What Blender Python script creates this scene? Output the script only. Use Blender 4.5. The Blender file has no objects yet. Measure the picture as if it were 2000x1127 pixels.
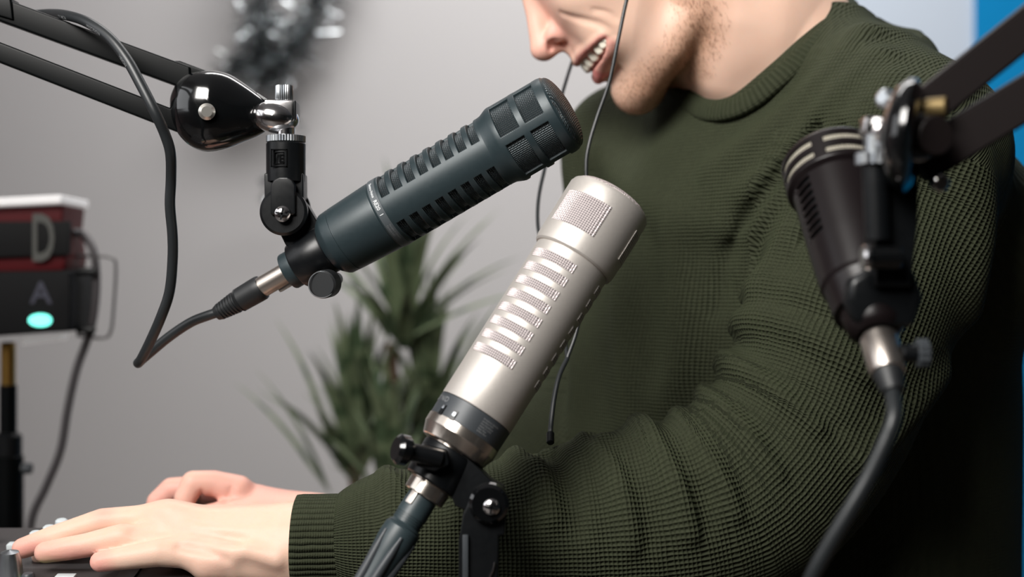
import bpy, bmesh, math, random
import numpy as np
from mathutils import Vector, Matrix

scene = bpy.context.scene
PI = math.pi
# ------------------------------------------------------------------ camera
CZ = 1.0                      # camera height
FPX = 2000 * 50.0 / 36.0      # 50 mm lens on a 36 mm sensor, in image pixels
cam_d = bpy.data.cameras.new('camera')
cam_d.lens = 50; cam_d.sensor_width = 36
cam_d.clip_start = 0.05; cam_d.clip_end = 50
cam_d.dof.use_dof = True
cam_d.dof.focus_distance = 0.915
cam_d.dof.aperture_fstop = 4.0
cam = bpy.data.objects.new('camera', cam_d)
cam.location = (0, 0, CZ); cam.rotation_euler = (PI / 2, 0, 0)
scene.collection.objects.link(cam)
scene.camera = cam
# ------------------------------------------------------------------ colour management
vs = scene.view_settings
vs.view_transform = 'Standard'; vs.look = 'None'; vs.gamma = 1; vs.use_curve_mapping = False
vs.exposure = 0.0
# ------------------------------------------------------------------ world
w = bpy.data.worlds.new('world'); scene.world = w; w.use_nodes = True
w.node_tree.nodes['Background'].inputs[0].default_value = (0.80, 0.86, 0.95, 1)
w.node_tree.nodes['Background'].inputs[1].default_value = 0.10
# ------------------------------------------------------------------ lamps
def area(name, loc, target, size, size_y, power, col=(1, 1, 1), spread=180):
    l = bpy.data.lights.new(name, 'AREA'); l.shape = 'RECTANGLE'
    l.size = size; l.size_y = size_y; l.energy = power; l.color = col; l.spread = math.radians(spread)
    o = bpy.data.objects.new(name, l); scene.collection.objects.link(o)
    o.location = loc
    d = Vector(target) - Vector(loc)
    o.rotation_euler = d.to_track_quat('-Z', 'Y').to_euler()
    return o
area('softbox_key', (-0.62, -0.22, 1.95), (0.10, 1.0, 1.12), 0.8, 0.8, 10.8, (1.0, 0.97, 0.93), 80)
area('wall_fill', (0.15, 1.75, 2.45), (0.1, 2.7, 1.2), 1.4, 0.4, 31, (1.0, 0.98, 0.97))  # added fill that brightens the back wall, stands for no known fixture
area('side_fill', (-1.5, 0.5, 1.6), (0.1, 1.0, 1.0), 1.0, 1.0, 6, (0.95, 0.97, 1.0))

# ------------------------------------------------------------------ geometry helpers
C = scene.collection
def P(x, y, d):
    """point seen at photo pixel (x, y) at depth d metres"""
    return np.array([(x - 1000) * d / FPX, d, CZ - (y - 563.5) * d / FPX])

def link(o, parent=None):
    C.objects.link(o)
    if parent is not None: o.parent = parent
    return o

def root_loc(o):
    v = Vector((0, 0, 0))
    while o is not None:
        v += o.location; o = o.parent
    return v

def tag(o, label, cat=None, group=None, kind=None):
    o['label'] = label
    if cat: o['category'] = cat
    if group: o['group'] = group
    if kind: o['kind'] = kind
    return o

def thing(name, label, cat, loc=(0, 0, 0), group=None):
    o = bpy.data.objects.new(name, None); o.empty_display_size = 0.05
    o.location = [float(v) for v in loc]
    link(o); return tag(o, label, cat, group)

def mesh_obj(name, V, F, mats, parent=None, uv=None, mi=None, attrs=None, sharp=35, smooth=True, label=None, uvl=None):
    V = np.asarray(V, dtype=np.float64)
    if parent is not None:
        V = V - np.array(root_loc(parent))
        base = (0, 0, 0)
    me = bpy.data.meshes.new(name)
    if isinstance(F, np.ndarray) and F.ndim == 2:
        n = F.shape[1]; m = F.shape[0]
        me.vertices.add(len(V)); me.vertices.foreach_set('co', V.astype(np.float32).ravel())
        me.loops.add(m * n); me.loops.foreach_set('vertex_index', F.astype(np.int32).ravel())
        me.polygons.add(m); me.polygons.foreach_set('loop_start', np.arange(0, m * n, n, dtype=np.int32))
        me.update(calc_edges=True)
    else:
        me.from_pydata([tuple(v) for v in V], [], [tuple(int(i) for i in f) for f in F])
    me.validate()
    if not isinstance(mats, (list, tuple)): mats = [mats]
    for m_ in mats: me.materials.append(m_)
    if uvl is not None:
        me.uv_layers.new(name='UVMap').data.foreach_set('uv', np.asarray(uvl, dtype=np.float32).ravel())
    if mi is not None: me.polygons.foreach_set('material_index', np.asarray(mi, dtype=np.int32))
    if uv is not None:
        ul = me.uv_layers.new(name='UVMap')
        idx = np.zeros(len(me.loops), dtype=np.int32); me.loops.foreach_get('vertex_index', idx)
        ul.data.foreach_set('uv', np.asarray(uv, dtype=np.float32)[idx].ravel())
    if attrs:
        for k, a in attrs.items():
            at = me.attributes.new(k, 'FLOAT', 'POINT'); at.data.foreach_set('value', np.asarray(a, dtype=np.float32))
    if smooth:
        me.polygons.foreach_set('use_smooth', np.ones(len(me.polygons), dtype=bool))
        if sharp:
            bm = bmesh.new(); bm.from_mesh(me)
            lim = math.radians(sharp)
            for e in bm.edges:
                if len(e.link_faces) == 2 and e.calc_face_angle(0) > lim: e.smooth = False
            bm.to_mesh(me); bm.free()
    o = bpy.data.objects.new(name, me)
    link(o, parent)
    if label: o['label'] = label
    return o

class MB:
    """collects shapes that become ONE mesh object"""
    def __init__(s): s.V = []; s.F = []; s.UV = []; s.MI = []
    def add(s, V, F, uv=None, mi=0):
        n = len(s.V)
        s.V += [tuple(float(c) for c in v) for v in V]
        s.UV += [tuple(u) for u in uv] if uv is not None else [(0, 0)] * len(V)
        s.F += [tuple(int(i) + n for i in f) for f in F]
        s.MI += [mi] * len(F) if np.isscalar(mi) else list(mi)
        return s
    def build(s, name, mats, parent=None, **k):
        return mesh_obj(name, np.array(s.V), s.F, mats, parent, uv=s.UV, mi=s.MI, **k)

def frame(a, b, front=(0, -1, 0)):
    """4x4: origin a, z towards b, x = 'front' direction, y = side"""
    a = np.array(a, float); b = np.array(b, float)
    z = (b - a) / np.linalg.norm(b - a)
    f = np.array(front, float); f = f - z * f.dot(z); f /= np.linalg.norm(f)
    s_ = np.cross(z, f)
    M = np.eye(4); M[:3, 0] = f; M[:3, 1] = s_; M[:3, 2] = z; M[:3, 3] = a
    return M
def xf(M, V):
    V = np.asarray(V, float)
    return V @ M[:3, :3].T + M[:3, 3]

def lathe(prof, M=None, n=64, closed=True, squash=None):
    """prof [(z, r)] around local z"""
    V = []; F = []
    for z, r in prof:
        for i in range(n):
            t = 2 * PI * i / n
            V.append((r * math.cos(t), r * math.sin(t), z))
    m = len(prof)
    for j in range(m - 1):
        for i in range(n):
            k = (i + 1) % n
            F.append((j * n + i, j * n + k, (j + 1) * n + k, (j + 1) * n + i))
    if closed:
        if prof[0][1] > 1e-6: F.append(tuple(range(n - 1, -1, -1)))
        if prof[-1][1] > 1e-6: F.append(tuple((m - 1) * n + i for i in range(n)))
    V = np.array(V)
    if M is not None: V = xf(M, V)
    return V, F

def box(cx, cy, cz, sx, sy, sz, M=None, bev=0.0):
    hx, hy, hz = sx / 2, sy / 2, sz / 2
    bm = bmesh.new(); bmesh.ops.create_cube(bm, size=1)
    for v in bm.verts: v.co = Vector((v.co.x * sx, v.co.y * sy, v.co.z * sz))
    if bev > 0:
        bmesh.ops.bevel(bm, geom=bm.edges[:], offset=bev, segments=2, affect='EDGES', profile=0.6)
    bm.verts.index_update()
    V = np.array([tuple(v.co) for v in bm.verts]) + np.array([cx, cy, cz])
    F = [tuple(v.index for v in f.verts) for f in bm.faces]
    bm.free()
    if M is not None: V = xf(M, V)
    return V, F

def catmull(pts, n=8):
    pts = [np.array(p, float) for p in pts]
    if len(pts) < 3: return np.array([pts[0] + (pts[-1] - pts[0]) * t for t in np.linspace(0, 1, n + 1)])
    Q = [2 * pts[0] - pts[1]] + pts + [2 * pts[-1] - pts[-2]]
    out = []
    for i in range(1, len(Q) - 2):
        for k in range(n):
            t = k / n
            a, b, c, d = Q[i - 1], Q[i], Q[i + 1], Q[i + 2]
            out.append(0.5 * (2 * b + (c - a) * t + (2 * a - 5 * b + 4 * c - d) * t * t + (3 * b - a - 3 * c + d) * t ** 3))
    out.append(pts[-1]); return np.array(out)

def sweep(path, r, n=12, closed=False, prof=None, up=(0, 0, 1), caps=True):
    """tube along path; r scalar or per point; prof optional 2D section"""
    path = np.array(path); m = len(path)
    T = np.gradient(path, axis=0)
    if closed:
        T = np.roll(path, -1, 0) - np.roll(path, 1, 0)
    T /= np.linalg.norm(T, axis=1)[:, None]
    rr = np.full(m, r) if np.isscalar(r) else np.array(r)
    u = np.array(up, float); 
    if abs(T[0].dot(u)) > 0.95: u = np.array([1.0, 0, 0])
    N = []; nrm = u - T[0] * u.dot(T[0]); nrm /= np.linalg.norm(nrm)
    for i in range(m):
        nrm = nrm - T[i] * nrm.dot(T[i]); nrm /= np.linalg.norm(nrm); N.append(nrm)
    V = []; UV = []; L = 0
    if prof is None: prof = [(math.cos(2 * PI * i / n), math.sin(2 * PI * i / n)) for i in range(n)]
    n = len(prof)
    for i in range(m):
        B = np.cross(T[i], N[i])
        if i: L += np.linalg.norm(path[i] - path[i - 1])
        for k, (a, b) in enumerate(prof):
            V.append(path[i] + rr[i] * (a * N[i] + b * B)); UV.append((L, k / n))
    F = []
    for i in range(m if closed else m - 1):
        i2 = (i + 1) % m
        for k in range(n):
            k2 = (k + 1) % n
            F.append((i * n + k, i * n + k2, i2 * n + k2, i2 * n + k))
    if not closed and caps:
        F.append(tuple(range(n - 1, -1, -1))); F.append(tuple((m - 1) * n + k for k in range(n)))
    return np.array(V), F, UV

# ------------------------------------------------------------------ materials
def mat(name, col, rough=0.5, metal=0.0, spec=0.5, coat=0.0, bump=None, sss=0.0, emis=None, noise=None, aniso=0):
    m = bpy.data.materials.new(name); m.use_nodes = True
    nt = m.node_tree; b = nt.nodes['Principled BSDF']
    b.inputs['Base Color'].default_value = (*col, 1)
    b.inputs['Roughness'].default_value = rough; b.inputs['Metallic'].default_value = metal
    b.inputs['Specular IOR Level'].default_value = spec
    b.inputs['Coat Weight'].default_value = coat
    if emis:
        b.inputs['Emission Color'].default_value = (*emis[0], 1); b.inputs['Emission Strength'].default_value = emis[1]
    if noise:   # (scale, colour variation, roughness variation)
        tc = nt.nodes.new('ShaderNodeTexCoord'); nz = nt.nodes.new('ShaderNodeTexNoise')
        nz.inputs['Scale'].default_value = noise[0]; nz.inputs['Detail'].default_value = 4
        nt.links.new(tc.outputs['Object'], nz.inputs['Vector'])
        mx = nt.nodes.new('ShaderNodeMix'); mx.data_type = 'RGBA'
        k = noise[1]
        mx.inputs[6].default_value = (*[c * (1 - k) for c in col], 1); mx.inputs[7].default_value = (*[min(1, c * (1 + k)) for c in col], 1)
        nt.links.new(nz.outputs['Fac'], mx.inputs[0]); nt.links.new(mx.outputs[2], b.inputs['Base Color'])
        mr = nt.nodes.new('ShaderNodeMapRange'); mr.inputs[3].default_value = max(0, rough - noise[2]); mr.inputs[4].default_value = rough + noise[2]
        nt.links.new(nz.outputs['Fac'], mr.inputs[0]); nt.links.new(mr.outputs[0], b.inputs['Roughness'])
    if bump:    # (scale, strength, distance)
        tc = nt.nodes.new('ShaderNodeTexCoord'); nz = nt.nodes.new('ShaderNodeTexNoise')
        nz.inputs['Scale'].default_value = bump[0]; nz.inputs['Detail'].default_value = 3
        nt.links.new(tc.outputs['Object'], nz.inputs['Vector'])
        bp = nt.nodes.new('ShaderNodeBump'); bp.inputs['Strength'].default_value = bump[1]; bp.inputs['Distance'].default_value = bump[2]
        nt.links.new(nz.outputs['Fac'], bp.inputs['Height']); nt.links.new(bp.outputs[0], b.inputs['Normal'])
    return m

def lin(r, g, b):
    f = lambda c: (c / 255) / 12.92 if c / 255 <= 0.04045 else ((c / 255 + 0.055) / 1.055) ** 2.4
    return (f(r), f(g), f(b))

def mesh_mat(name, wire, gap, pitch, metal, rough):
    """woven wire cloth: wires with dark holes between them, in metres on the UV map"""
    m = bpy.data.materials.new(name); m.use_nodes = True
    nt = m.node_tree; N = nt.nodes; L = nt.links; b = N['Principled BSDF']
    uv = N.new('ShaderNodeUVMap'); uv.uv_map = 'UVMap'
    sp = N.new('ShaderNodeSeparateXYZ'); L.new(uv.outputs[0], sp.inputs[0])
    def mth(op, a, bb=None):
        n = N.new('ShaderNodeMath'); n.operation = op
        for i, v in enumerate((a, bb)):
            if v is None: continue
            if isinstance(v, (int, float)): n.inputs[i].default_value = v
            else: L.new(v, n.inputs[i])
        return n.outputs[0]
    hs = []
    su = mth('SINE', mth('MULTIPLY', sp.outputs[0], PI / pitch)); sv = mth('SINE', mth('MULTIPLY', sp.outputs[1], PI / pitch))
    au = mth('ABSOLUTE', su); av = mth('ABSOLUTE', sv)
    wv = mth('MULTIPLY', mth('COSINE', mth('MULTIPLY', sp.outputs[0], PI / pitch)), mth('COSINE', mth('MULTIPLY', sp.outputs[1], PI / pitch)))
    hu = mth('MULTIPLY', au, mth('ADD', 0.85, mth('MULTIPLY', wv, 0.15)))
    hv = mth('MULTIPLY', av, mth('SUBTRACT', 0.85, mth('MULTIPLY', wv, 0.15)))
    # wires run where |sin| is small
    h = mth('SUBTRACT', 1.0, mth('MINIMUM', hu, hv))
    cr = N.new('ShaderNodeMapRange'); cr.inputs[1].default_value = 0.40; cr.inputs[2].default_value = 0.56
    L.new(h, cr.inputs[0])
    mx = N.new('ShaderNodeMix'); mx.data_type = 'RGBA'; mx.inputs[6].default_value = (*gap, 1); mx.inputs[7].default_value = (*wire, 1)
    L.new(cr.outputs[0], mx.inputs[0]); L.new(mx.outputs[2], b.inputs['Base Color'])
    L.new(mth('MULTIPLY', cr.outputs[0], metal), b.inputs['Metallic'])
    b.inputs['Roughness'].default_value = rough
    bp = N.new('ShaderNodeBump'); bp.inputs['Strength'].default_value = 0.9; bp.inputs['Distance'].default_value = pitch * 0.35
    L.new(h, bp.inputs['Height']); L.new(bp.outputs[0], b.inputs['Normal'])
    return m

M = {}
M['mic_green'] = mat('satin_dark_green_paint', lin(38, 50, 54), 0.42, 0.15, 0.5, noise=(400, 0.08, 0.05))
M['mic_mesh_dark'] = mesh_mat('black_wire_mesh', lin(52, 62, 66), lin(5, 6, 7), 0.00125, 0.5, 0.4)
M['mic_silver'] = mat('satin_nickel', lin(200, 194, 188), 0.48, 0.55, 0.5, noise=(600, 0.04, 0.04))
M['mic_mesh_silver'] = mesh_mat('bright_wire_mesh', lin(238, 226, 226), lin(30, 14, 18), 0.00140, 0.35, 0.35)
M['band'] = mat('charcoal_band', lin(58, 62, 66), 0.45, 0.1)
M['black_plastic'] = mat('black_plastic', lin(12, 14, 16), 0.34, 0, 0.35, noise=(300, 0.1, 0.05))
M['black_rubber'] = mat('black_rubber', lin(27, 29, 31), 0.5, 0, 0.5)
M['black_gloss'] = mat('black_gloss', lin(10, 11, 12), 0.14, 0, 0.6, coat=0.5)
M['black_metal'] = mat('black_painted_metal', lin(4, 6, 7), 0.38, 0.0, 0.15)
M['chrome'] = mat('chrome', lin(215, 212, 212), 0.17, 1.0)
M['steel'] = mat('brushed_steel', lin(176, 180, 184), 0.33, 1.0)
M['nickel'] = mat('connector_nickel', lin(205, 196, 188), 0.34, 1.0)
M['white_print'] = mat('white_print', lin(205, 208, 210), 0.6)
M['grey_print'] = mat('grey_print', lin(112, 114, 116), 0.6)
M['cable'] = mat('cable_rubber', lin(34, 37, 39), 0.40, 0, 0.5)
M['brass'] = mat('brass', lin(190, 150, 80), 0.3, 1.0)
M['dull_brass'] = mat('dull_brass', lin(120, 102, 66), 0.55, 0.6)
# ------------------------------------------------------------------ microphones
class Axis:
    """microphone axis through the photo points pa (at ta) and pb (at tb) with depths da, db"""
    def __init__(s, ta, pa, da, tb, pb, db):
        s.ta, s.tb, s.da, s.db = ta, tb, da, db
        s.A = P(*pa, da); s.B = P(*pb, db)
        s.M = frame(s.A, s.B); s.L = np.linalg.norm(s.B - s.A)
    def w(s, t):
        u = (t - s.ta) / (s.tb - s.ta)
        den = s.db * (1 - u) + u * s.da
        return u * s.da / den
    def z(s, t): return s.w(t) * s.L
    def k(s, t):                       # metres per pixel at t
        wv = s.w(t); return (s.da * (1 - wv) + s.db * wv) / FPX
    def r(s, t, rp): return rp * s.k(t)
    def prof(s, pts): return [(s.z(t), s.r(t, r)) for t, r in pts]

def ax_local_centre(o, ax, f):
    c = np.array(f.calc_center_median()) + np.array(root_loc(o)); z = ax.M[:3, 2]; a = ax.M[:3, 3]
    return a + z * (c - a).dot(z) - np.array(root_loc(o))
def relief(ax, rows, windows, depth, mesh_name, shell_mat, mesh_mat_, parent, shell_name, roll=0.0):
    """cylindrical shell with windows cut through it and wire mesh behind.
    rows: [(t, r_px)], windows: [(t0, t1, th0, th1)] (degrees)"""
    tset = sorted(set([t for t, r in rows] + [v for wn in windows for v in wn[:2]]))
    tt = np.array([t for t, r in rows]); rr = np.array([r for t, r in rows])
    eps_t = 0.8; eps_a = 0.5
    ts = []
    for t in tset: ts.append(t)
    angs = set(np.round(np.arange(0, 360, 4.0), 3))
    for wn in windows:
        angs.add(round(wn[2] % 360, 3)); angs.add(round(wn[3] % 360, 3))
    angs = sorted(angs)
    # drop grid angles too near to window edges
    edges = set(round(v % 360, 3) for wn in windows for v in wn[2:])
    angs = [a for a in angs if a in edges or min(min(abs(a - e), 360 - abs(a - e)) for e in edges) > 1.0] if edges else angs
    na = len(angs); nt_ = len(ts)
    def inside(tm, am):
        for (t0, t1, a0, a1) in windows:
            if t0 < tm < t1:
                d = (am - a0) % 360
                if d < (a1 - a0): return True
        return False
    shell = MB(); msh = MB()
    G = {}
    def vert(j, i, dep):
        key = (j, i % na, dep)
        if key not in G:
            t = ts[j]; rp = float(np.interp(t, tt, rr)); r = ax.r(t, rp) - (depth if dep else 0)
            a = math.radians(angs[i % na] + roll)
            G[key] = (r * math.cos(a), r * math.sin(a), ax.z(t))
        return G[key]
    ins = [[inside((ts[j] + ts[j + 1]) / 2, (angs[i] + ((angs[(i + 1) % na] - angs[i]) % 360) / 2) % 360) for i in range(na)] for j in range(nt_ - 1)]
    SV = {}; VS = []; FS = []
    def sv(j, i, dep):
        key = (j, i % na, dep)
        if key not in SV: SV[key] = len(VS); VS.append(vert(*key))
        return SV[key]
    MV = {}; VM = []; FM = []; UM = []
    r0 = ax.r(rows[0][0], rows[0][1])
    def mv(j, i):
        key = (j, i)
        if key not in MV:
            MV[key] = len(VM); VM.append(vert(j, i % na, 1)); a = angs[i % na] + (360 if i >= na else 0)
            UM.append((math.radians(a) * r0, ax.z(ts[j])))
        return MV[key]
    for j in range(nt_ - 1):
        for i in range(na):
            if not ins[j][i]:
                FS.append((sv(j, i, 0), sv(j, i + 1, 0), sv(j + 1, i + 1, 0), sv(j + 1, i, 0)))
            else:
                FM.append((mv(j, i), mv(j, i + 1), mv(j + 1, i + 1), mv(j + 1, i)))
                if not ins[j][(i - 1) % na]: FS.append((sv(j, i, 0), sv(j, i, 1), sv(j + 1, i, 1), sv(j + 1, i, 0))[::-1])
                if not ins[j][(i + 1) % na]: FS.append((sv(j, i + 1, 0), sv(j, i + 1, 1), sv(j + 1, i + 1, 1), sv(j + 1, i + 1, 0)))
                if j == 0 or not ins[j - 1][i]: FS.append((sv(j, i, 0), sv(j, i, 1), sv(j, i + 1, 1), sv(j, i + 1, 0)))
                if j == nt_ - 2 or not ins[j + 1][i]: FS.append((sv(j + 1, i, 0), sv(j + 1, i, 1), sv(j + 1, i + 1, 1), sv(j + 1, i + 1, 0))[::-1])
    # fine subdivision of mesh is unnecessary: curved by 4 degree steps
    o = mesh_obj(shell_name, xf(ax.M, VS), FS, shell_mat, parent, sharp=0)
    bm = bmesh.new(); bm.from_mesh(o.data); bmesh.ops.recalc_face_normals(bm, faces=bm.faces[:])
    for e in bm.edges:
        if len(e.link_faces) == 2 and e.calc_face_angle(0) > math.radians(28): e.smooth = False
    if sum(1 for f in bm.faces if (f.calc_center_median() - Vector(ax_local_centre(o, ax, f))).dot(f.normal) < 0) > len(bm.faces) / 2:
        bmesh.ops.reverse_faces(bm, faces=bm.faces[:])
    bm.to_mesh(o.data); bm.free()
    bv = o.modifiers.new('edge_rounding', 'BEVEL'); bv.width = 0.00045; bv.segments = 2; bv.limit_method = 'ANGLE'; bv.angle_limit = math.radians(40)
    if FM:
        mesh_obj(mesh_name, xf(ax.M, VM), FM, mesh_mat_, parent, uv=UM, sharp=60)
    return o

def ptext(s, size):
    """text outline mesh in its own plane: returns verts (x right, y up) and faces"""
    cu = bpy.data.curves.new('t', 'FONT'); cu.body = s; cu.size = size; cu.align_x = 'LEFT'; cu.resolution_u = 3; cu.offset = size * 0.02
    o = bpy.data.objects.new('t', cu); C.objects.link(o)
    dg = bpy.context.evaluated_depsgraph_get(); dg.update()
    me = o.evaluated_get(dg).to_mesh()
    V = np.array([tuple(v.co) for v in me.vertices]); F = [tuple(p.vertices) for p in me.polygons]
    o.evaluated_get(dg).to_mesh_clear()
    bpy.data.objects.remove(o); bpy.data.curves.remove(cu)
    return V, F

def wrap_text(ax, s, size_px, t0, th0, rpx, flip=False):
    """text whose baseline runs round the cylinder at t0 starting at angle th0 (deg)"""
    k = ax.k(t0); V, F = ptext(s, size_px * k)
    r = ax.r(t0, rpx) + 0.00015
    sg = -1 if flip else 1
    out = []
    for x, y, _ in V:
        a = math.radians(th0) + sg * x / r
        out.append((r * math.cos(a), r * math.sin(a), ax.z(t0) + sg * y))
    return xf(ax.M, out), F

def dome(ax, t0, r0, t1, n=10):
    return [(ax.z(t0) + (ax.z(t1) - ax.z(t0)) * math.sin(PI / 2 * i / n), max(1e-5, ax.r(t0, r0) * math.cos(PI / 2 * i / n))) for i in range(n + 1)]

def dome_mesh(ax, t0, r0, t1, material, parent, name='end_grille'):
    pr = dome(ax, t0, r0, t1)
    V = []; UV = []; F = []
    n = 64
    for z, r in pr:
        for i in range(n):
            a = 2 * PI * i / n
            V.append((r * math.cos(a), r * math.sin(a), z)); UV.append((r * math.cos(a), r * math.sin(a) + (z - pr[0][0])))
    for j in range(len(pr) - 1):
        for i in range(n):
            k = (i + 1) % n
            F.append((j * n + i, j * n + k, (j + 1) * n + k, (j + 1) * n + i))
    return mesh_obj(name, xf(ax.M, V), F, material, parent, uv=UV)

def slots(t_first, pitch, half, n, ths):
    return [(t_first + pitch * i - half, t_first + pitch * i + half, a0, a1) for i in range(n) for a0, a1 in ths]

# ---- dark green-black microphone on the boom (axis coordinate t in photo pixels)
axB = Axis(60, (423, 612.6), 0.965, 843, (1099, 217.6), 0.915)
mic = thing('microphone', 'dark green-black broadcast microphone with slotted body, aimed at the smiling mouth', 'microphone', axB.A + (axB.B - axB.A) * 0.5)
slB = slots(476, 28.4, 8.2, 8, [(-99, -21), (25, 99), (141, 219)])
relief(axB, [(443, 71), (446, 72.5), (466, 72.5), (690, 72.5)], slB, 0.0026, 'slot_mesh', M['mic_green'], M['mic_mesh_dark'], mic, 'slotted_body')
wB = [(a, b, 72 * i + 6.5, 72 * i + 65.5) for i in range(5) for a, b in ((724, 764), (778, 817))]
relief(axB, [(690, 72.5), (698, 73.5), (711, 79), (716, 80.5), (828, 80.5), (836, 79), (842, 74)], wB, 0.0018, 'head_mesh', M['mic_green'], M['mic_mesh_dark'], mic, 'head_frame')
dome_mesh(axB, 840, 76, 862, M['mic_mesh_dark'], mic)
mb = MB(); V, F = lathe(axB.prof([(222, 30), (222, 36.5), (224.5, 37.5), (241, 37.5), (243, 36), (243, 30), (314, 30), (315, 50), (318, 54), (328, 63), (332, 65),
    (349.5, 66.4), (350, 65.4), (351, 65.4), (351.5, 66.6), (440, 71.4), (442, 71), (443, 69.5), (444, 71)]), axB.M, 96, closed=False); mb.add(V, F)
mb.build('rear_body', M['mic_green'], mic, sharp=30)
V, F = lathe(axB.prof([(446.2, 72.6), (446.4, 72.9), (461, 72.9), (461.3, 72.5)]), axB.M, 96, closed=False)
lbl = mesh_obj('label_band', V, F, mat('label_strip', lin(70, 76, 80), 0.5), mic)
for s_, sz, t0, th in (('Electro-Voice', 7.4, 451, -60), ('RE20', 10.5, 450, -23), ('I', 11, 449.5, 1)):
    V, F = wrap_text(axB, s_, sz, t0, th, 72.95); mesh_obj('white_lettering', V, F, M['white_print'], lbl, smooth=False)
for s_, sz, t0, th in (('Variable-D Dynamic', 5.0, 455, 20), ('Cardioid N/D', 5.0, 449.5, 20)):
    V, F = wrap_text(axB, s_, sz, t0, th, 72.95); mesh_obj('grey_lettering', V, F, M['grey_print'], lbl, smooth=False)

# ---- silver microphone on the short stand
axS = Axis(-450, (799.3, 1013.5), 0.836, 285, (1191.8, 392), 0.885)
mic = thing('microphone', 'satin silver broadcast microphone with bright mesh slots, leaning in front of the sweater', 'microphone', axS.A + (axS.B - axS.A) * 0.5)
th3 = [(-66, 8), (62, 128), (182, 248)]
slS = slots(-100, 30.7, 8.6, 8, [(-68, 8), (60, 128), (180, 248)])
relief(axS, [(-205, 76.5), (-203, 77.5), (-120, 77.5), (130, 78), (143, 78)], slS, -0.0004, 'slot_mesh', M['mic_silver'], M['mic_mesh_silver'], mic, 'slotted_body')
wS = [(184, 250, a, b) for a, b in ((-64, 5), (56, 125), (176, 245))]
relief(axS, [(143, 78), (143.5, 77), (144.5, 77), (145, 81), (148, 84), (158, 86), (277, 86), (284, 83), (286, 80)], wS, -0.0004, 'head_mesh', M['mic_silver'], M['mic_mesh_silver'], mic, 'head_frame')
dome_mesh(axS, 284, 80, 303, M['mic_mesh_silver'], mic)
V, F = lathe(axS.prof([(-206, 76), (-206.5, 77.2), (-249, 76.5), (-250, 75)]), axS.M, 96, closed=False)
band = mesh_obj('charcoal_band', V, F, M['band'], mic)
mb = MB()
V, F = lathe(axS.prof([(-249, 75), (-250, 77.5), (-268, 77.5), (-271, 76), (-290, 69), (-292, 66), (-292, 46), (-372, 46), (-372, 41.5), (-374, 43), (-398, 42), (-400, 40), (-400, 20)][::-1]), axS.M, 96, closed=False); mb.add(V, F)
mb.build('tail_ring', mat('polished_nickel', lin(206, 196, 186), 0.22, 0.95), mic, sharp=25)
V, F = wrap_text(axS, 'RE27 N/D', 15, -224, -96, 77.2); mesh_obj('grey_lettering', V, F, M['grey_print'], band, smooth=False)
k_ = axS.k(-230)
for q in range(6):
    V, F = wrap_text(axS, ('broadcast dynamic', 'cardioid N/D', 'low impedance', 'made in U.S.A.', 'bass filter', 'treble filter')[q], 5.2, -217 - 5.2 * q, 12, 77.15); mesh_obj('grey_lettering', V, F, M['grey_print'], band, smooth=False)
for th, dz in ((-50, 4), (-27, 0)):
    a = math.radians(th); mb = MB(); r = axS.r(-240, 76.9)
    Ml = np.eye(4); Ml[:3, 0] = (math.cos(a), math.sin(a), 0); Ml[:3, 1] = (-math.sin(a), math.cos(a), 0); Ml[:3, 2] = (0, 0, 1); Ml[:3, 3] = (r * math.cos(a), r * math.sin(a), axS.z(-241))
    V, F = box(0, 0, 0, 0.0010, 0.0030, 0.0066, axS.M @ Ml); sw = mesh_obj('filter_switch', V, F, M['black_plastic'], band, smooth=False)
    V, F = box(0.0006, 0, 0.0006 + dz * 0.0003, 0.0016, 0.0022, 0.0026, axS.M @ Ml, 0.0003); mesh_obj('slider', V, F, M['steel'], sw)
M['s'] = None

# ---- third microphone, nearest the camera
axR = Axis(-250, (1724, 690), 0.700, 200, (1628, 330), 0.775)
mic = thing('microphone', 'blurred black microphone with mesh head, pointing away in front of the shoulder', 'microphone', axR.A + (axR.B - axR.A) * 0.6)
M['mic_black'] = mat('satin_black_paint', lin(20, 15, 16), 0.33, 0.0, 0.3)
M['mic_mesh_pale'] = mesh_mat('pale_wire_mesh', lin(225, 218, 200), lin(40, 38, 34), 0.0016, 0.5, 0.4)
slR = slots(20, 17, 5, 8, [(-80, -50), (22, 52), (100, 220)])
relief(axR, [(-88, 80), (-80, 85), (0, 88), (147, 90)], slR, 0.0026, 'slot_mesh', M['mic_black'], M['mic_mesh_dark'], mic, 'slotted_body')
wR = [(a, b, 72 * i - 20, 72 * i + 38) for i in range(5) for a, b in ((166, 178), (192, 204))]
relief(axR, [(147, 90), (150, 94), (155, 100), (215, 99), (222, 92)], wR, 0.0012, 'head_mesh', M['mic_black'], M['mic_mesh_pale'], mic, 'head_frame')
dome_mesh(axR, 221, 92, 240, M['mic_mesh_dark'], mic)
V, F = lathe(axR.prof([(-205, 40), (-200, 48), (-190, 56), (-150, 62), (-148, 74), (-92, 79), (-88, 80)]), axR.M, 72, closed=False)
mesh_obj('rear_body', V, F, M['mic_black'], mic)

# ------------------------------------------------------------------ clamps that hold the microphones
def cyl(a, b, r, n=40, bev=0.0006, r2=None):
    Mx = frame(a, b, (0.13, -0.2, 0.95) if abs((b - a)[1]) > 0.8 * np.linalg.norm(b - a) else (0, -1, 0)); L = float(np.linalg.norm(np.array(b) - np.array(a))); r2 = r if r2 is None else r2
    bev = min(bev, L * 0.3)
    return lathe([(0, 1e-5), (0, r - bev), (bev, r), (L - bev, r2), (L, r2 - bev), (L, 1e-5)], Mx, n, closed=False)

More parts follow.
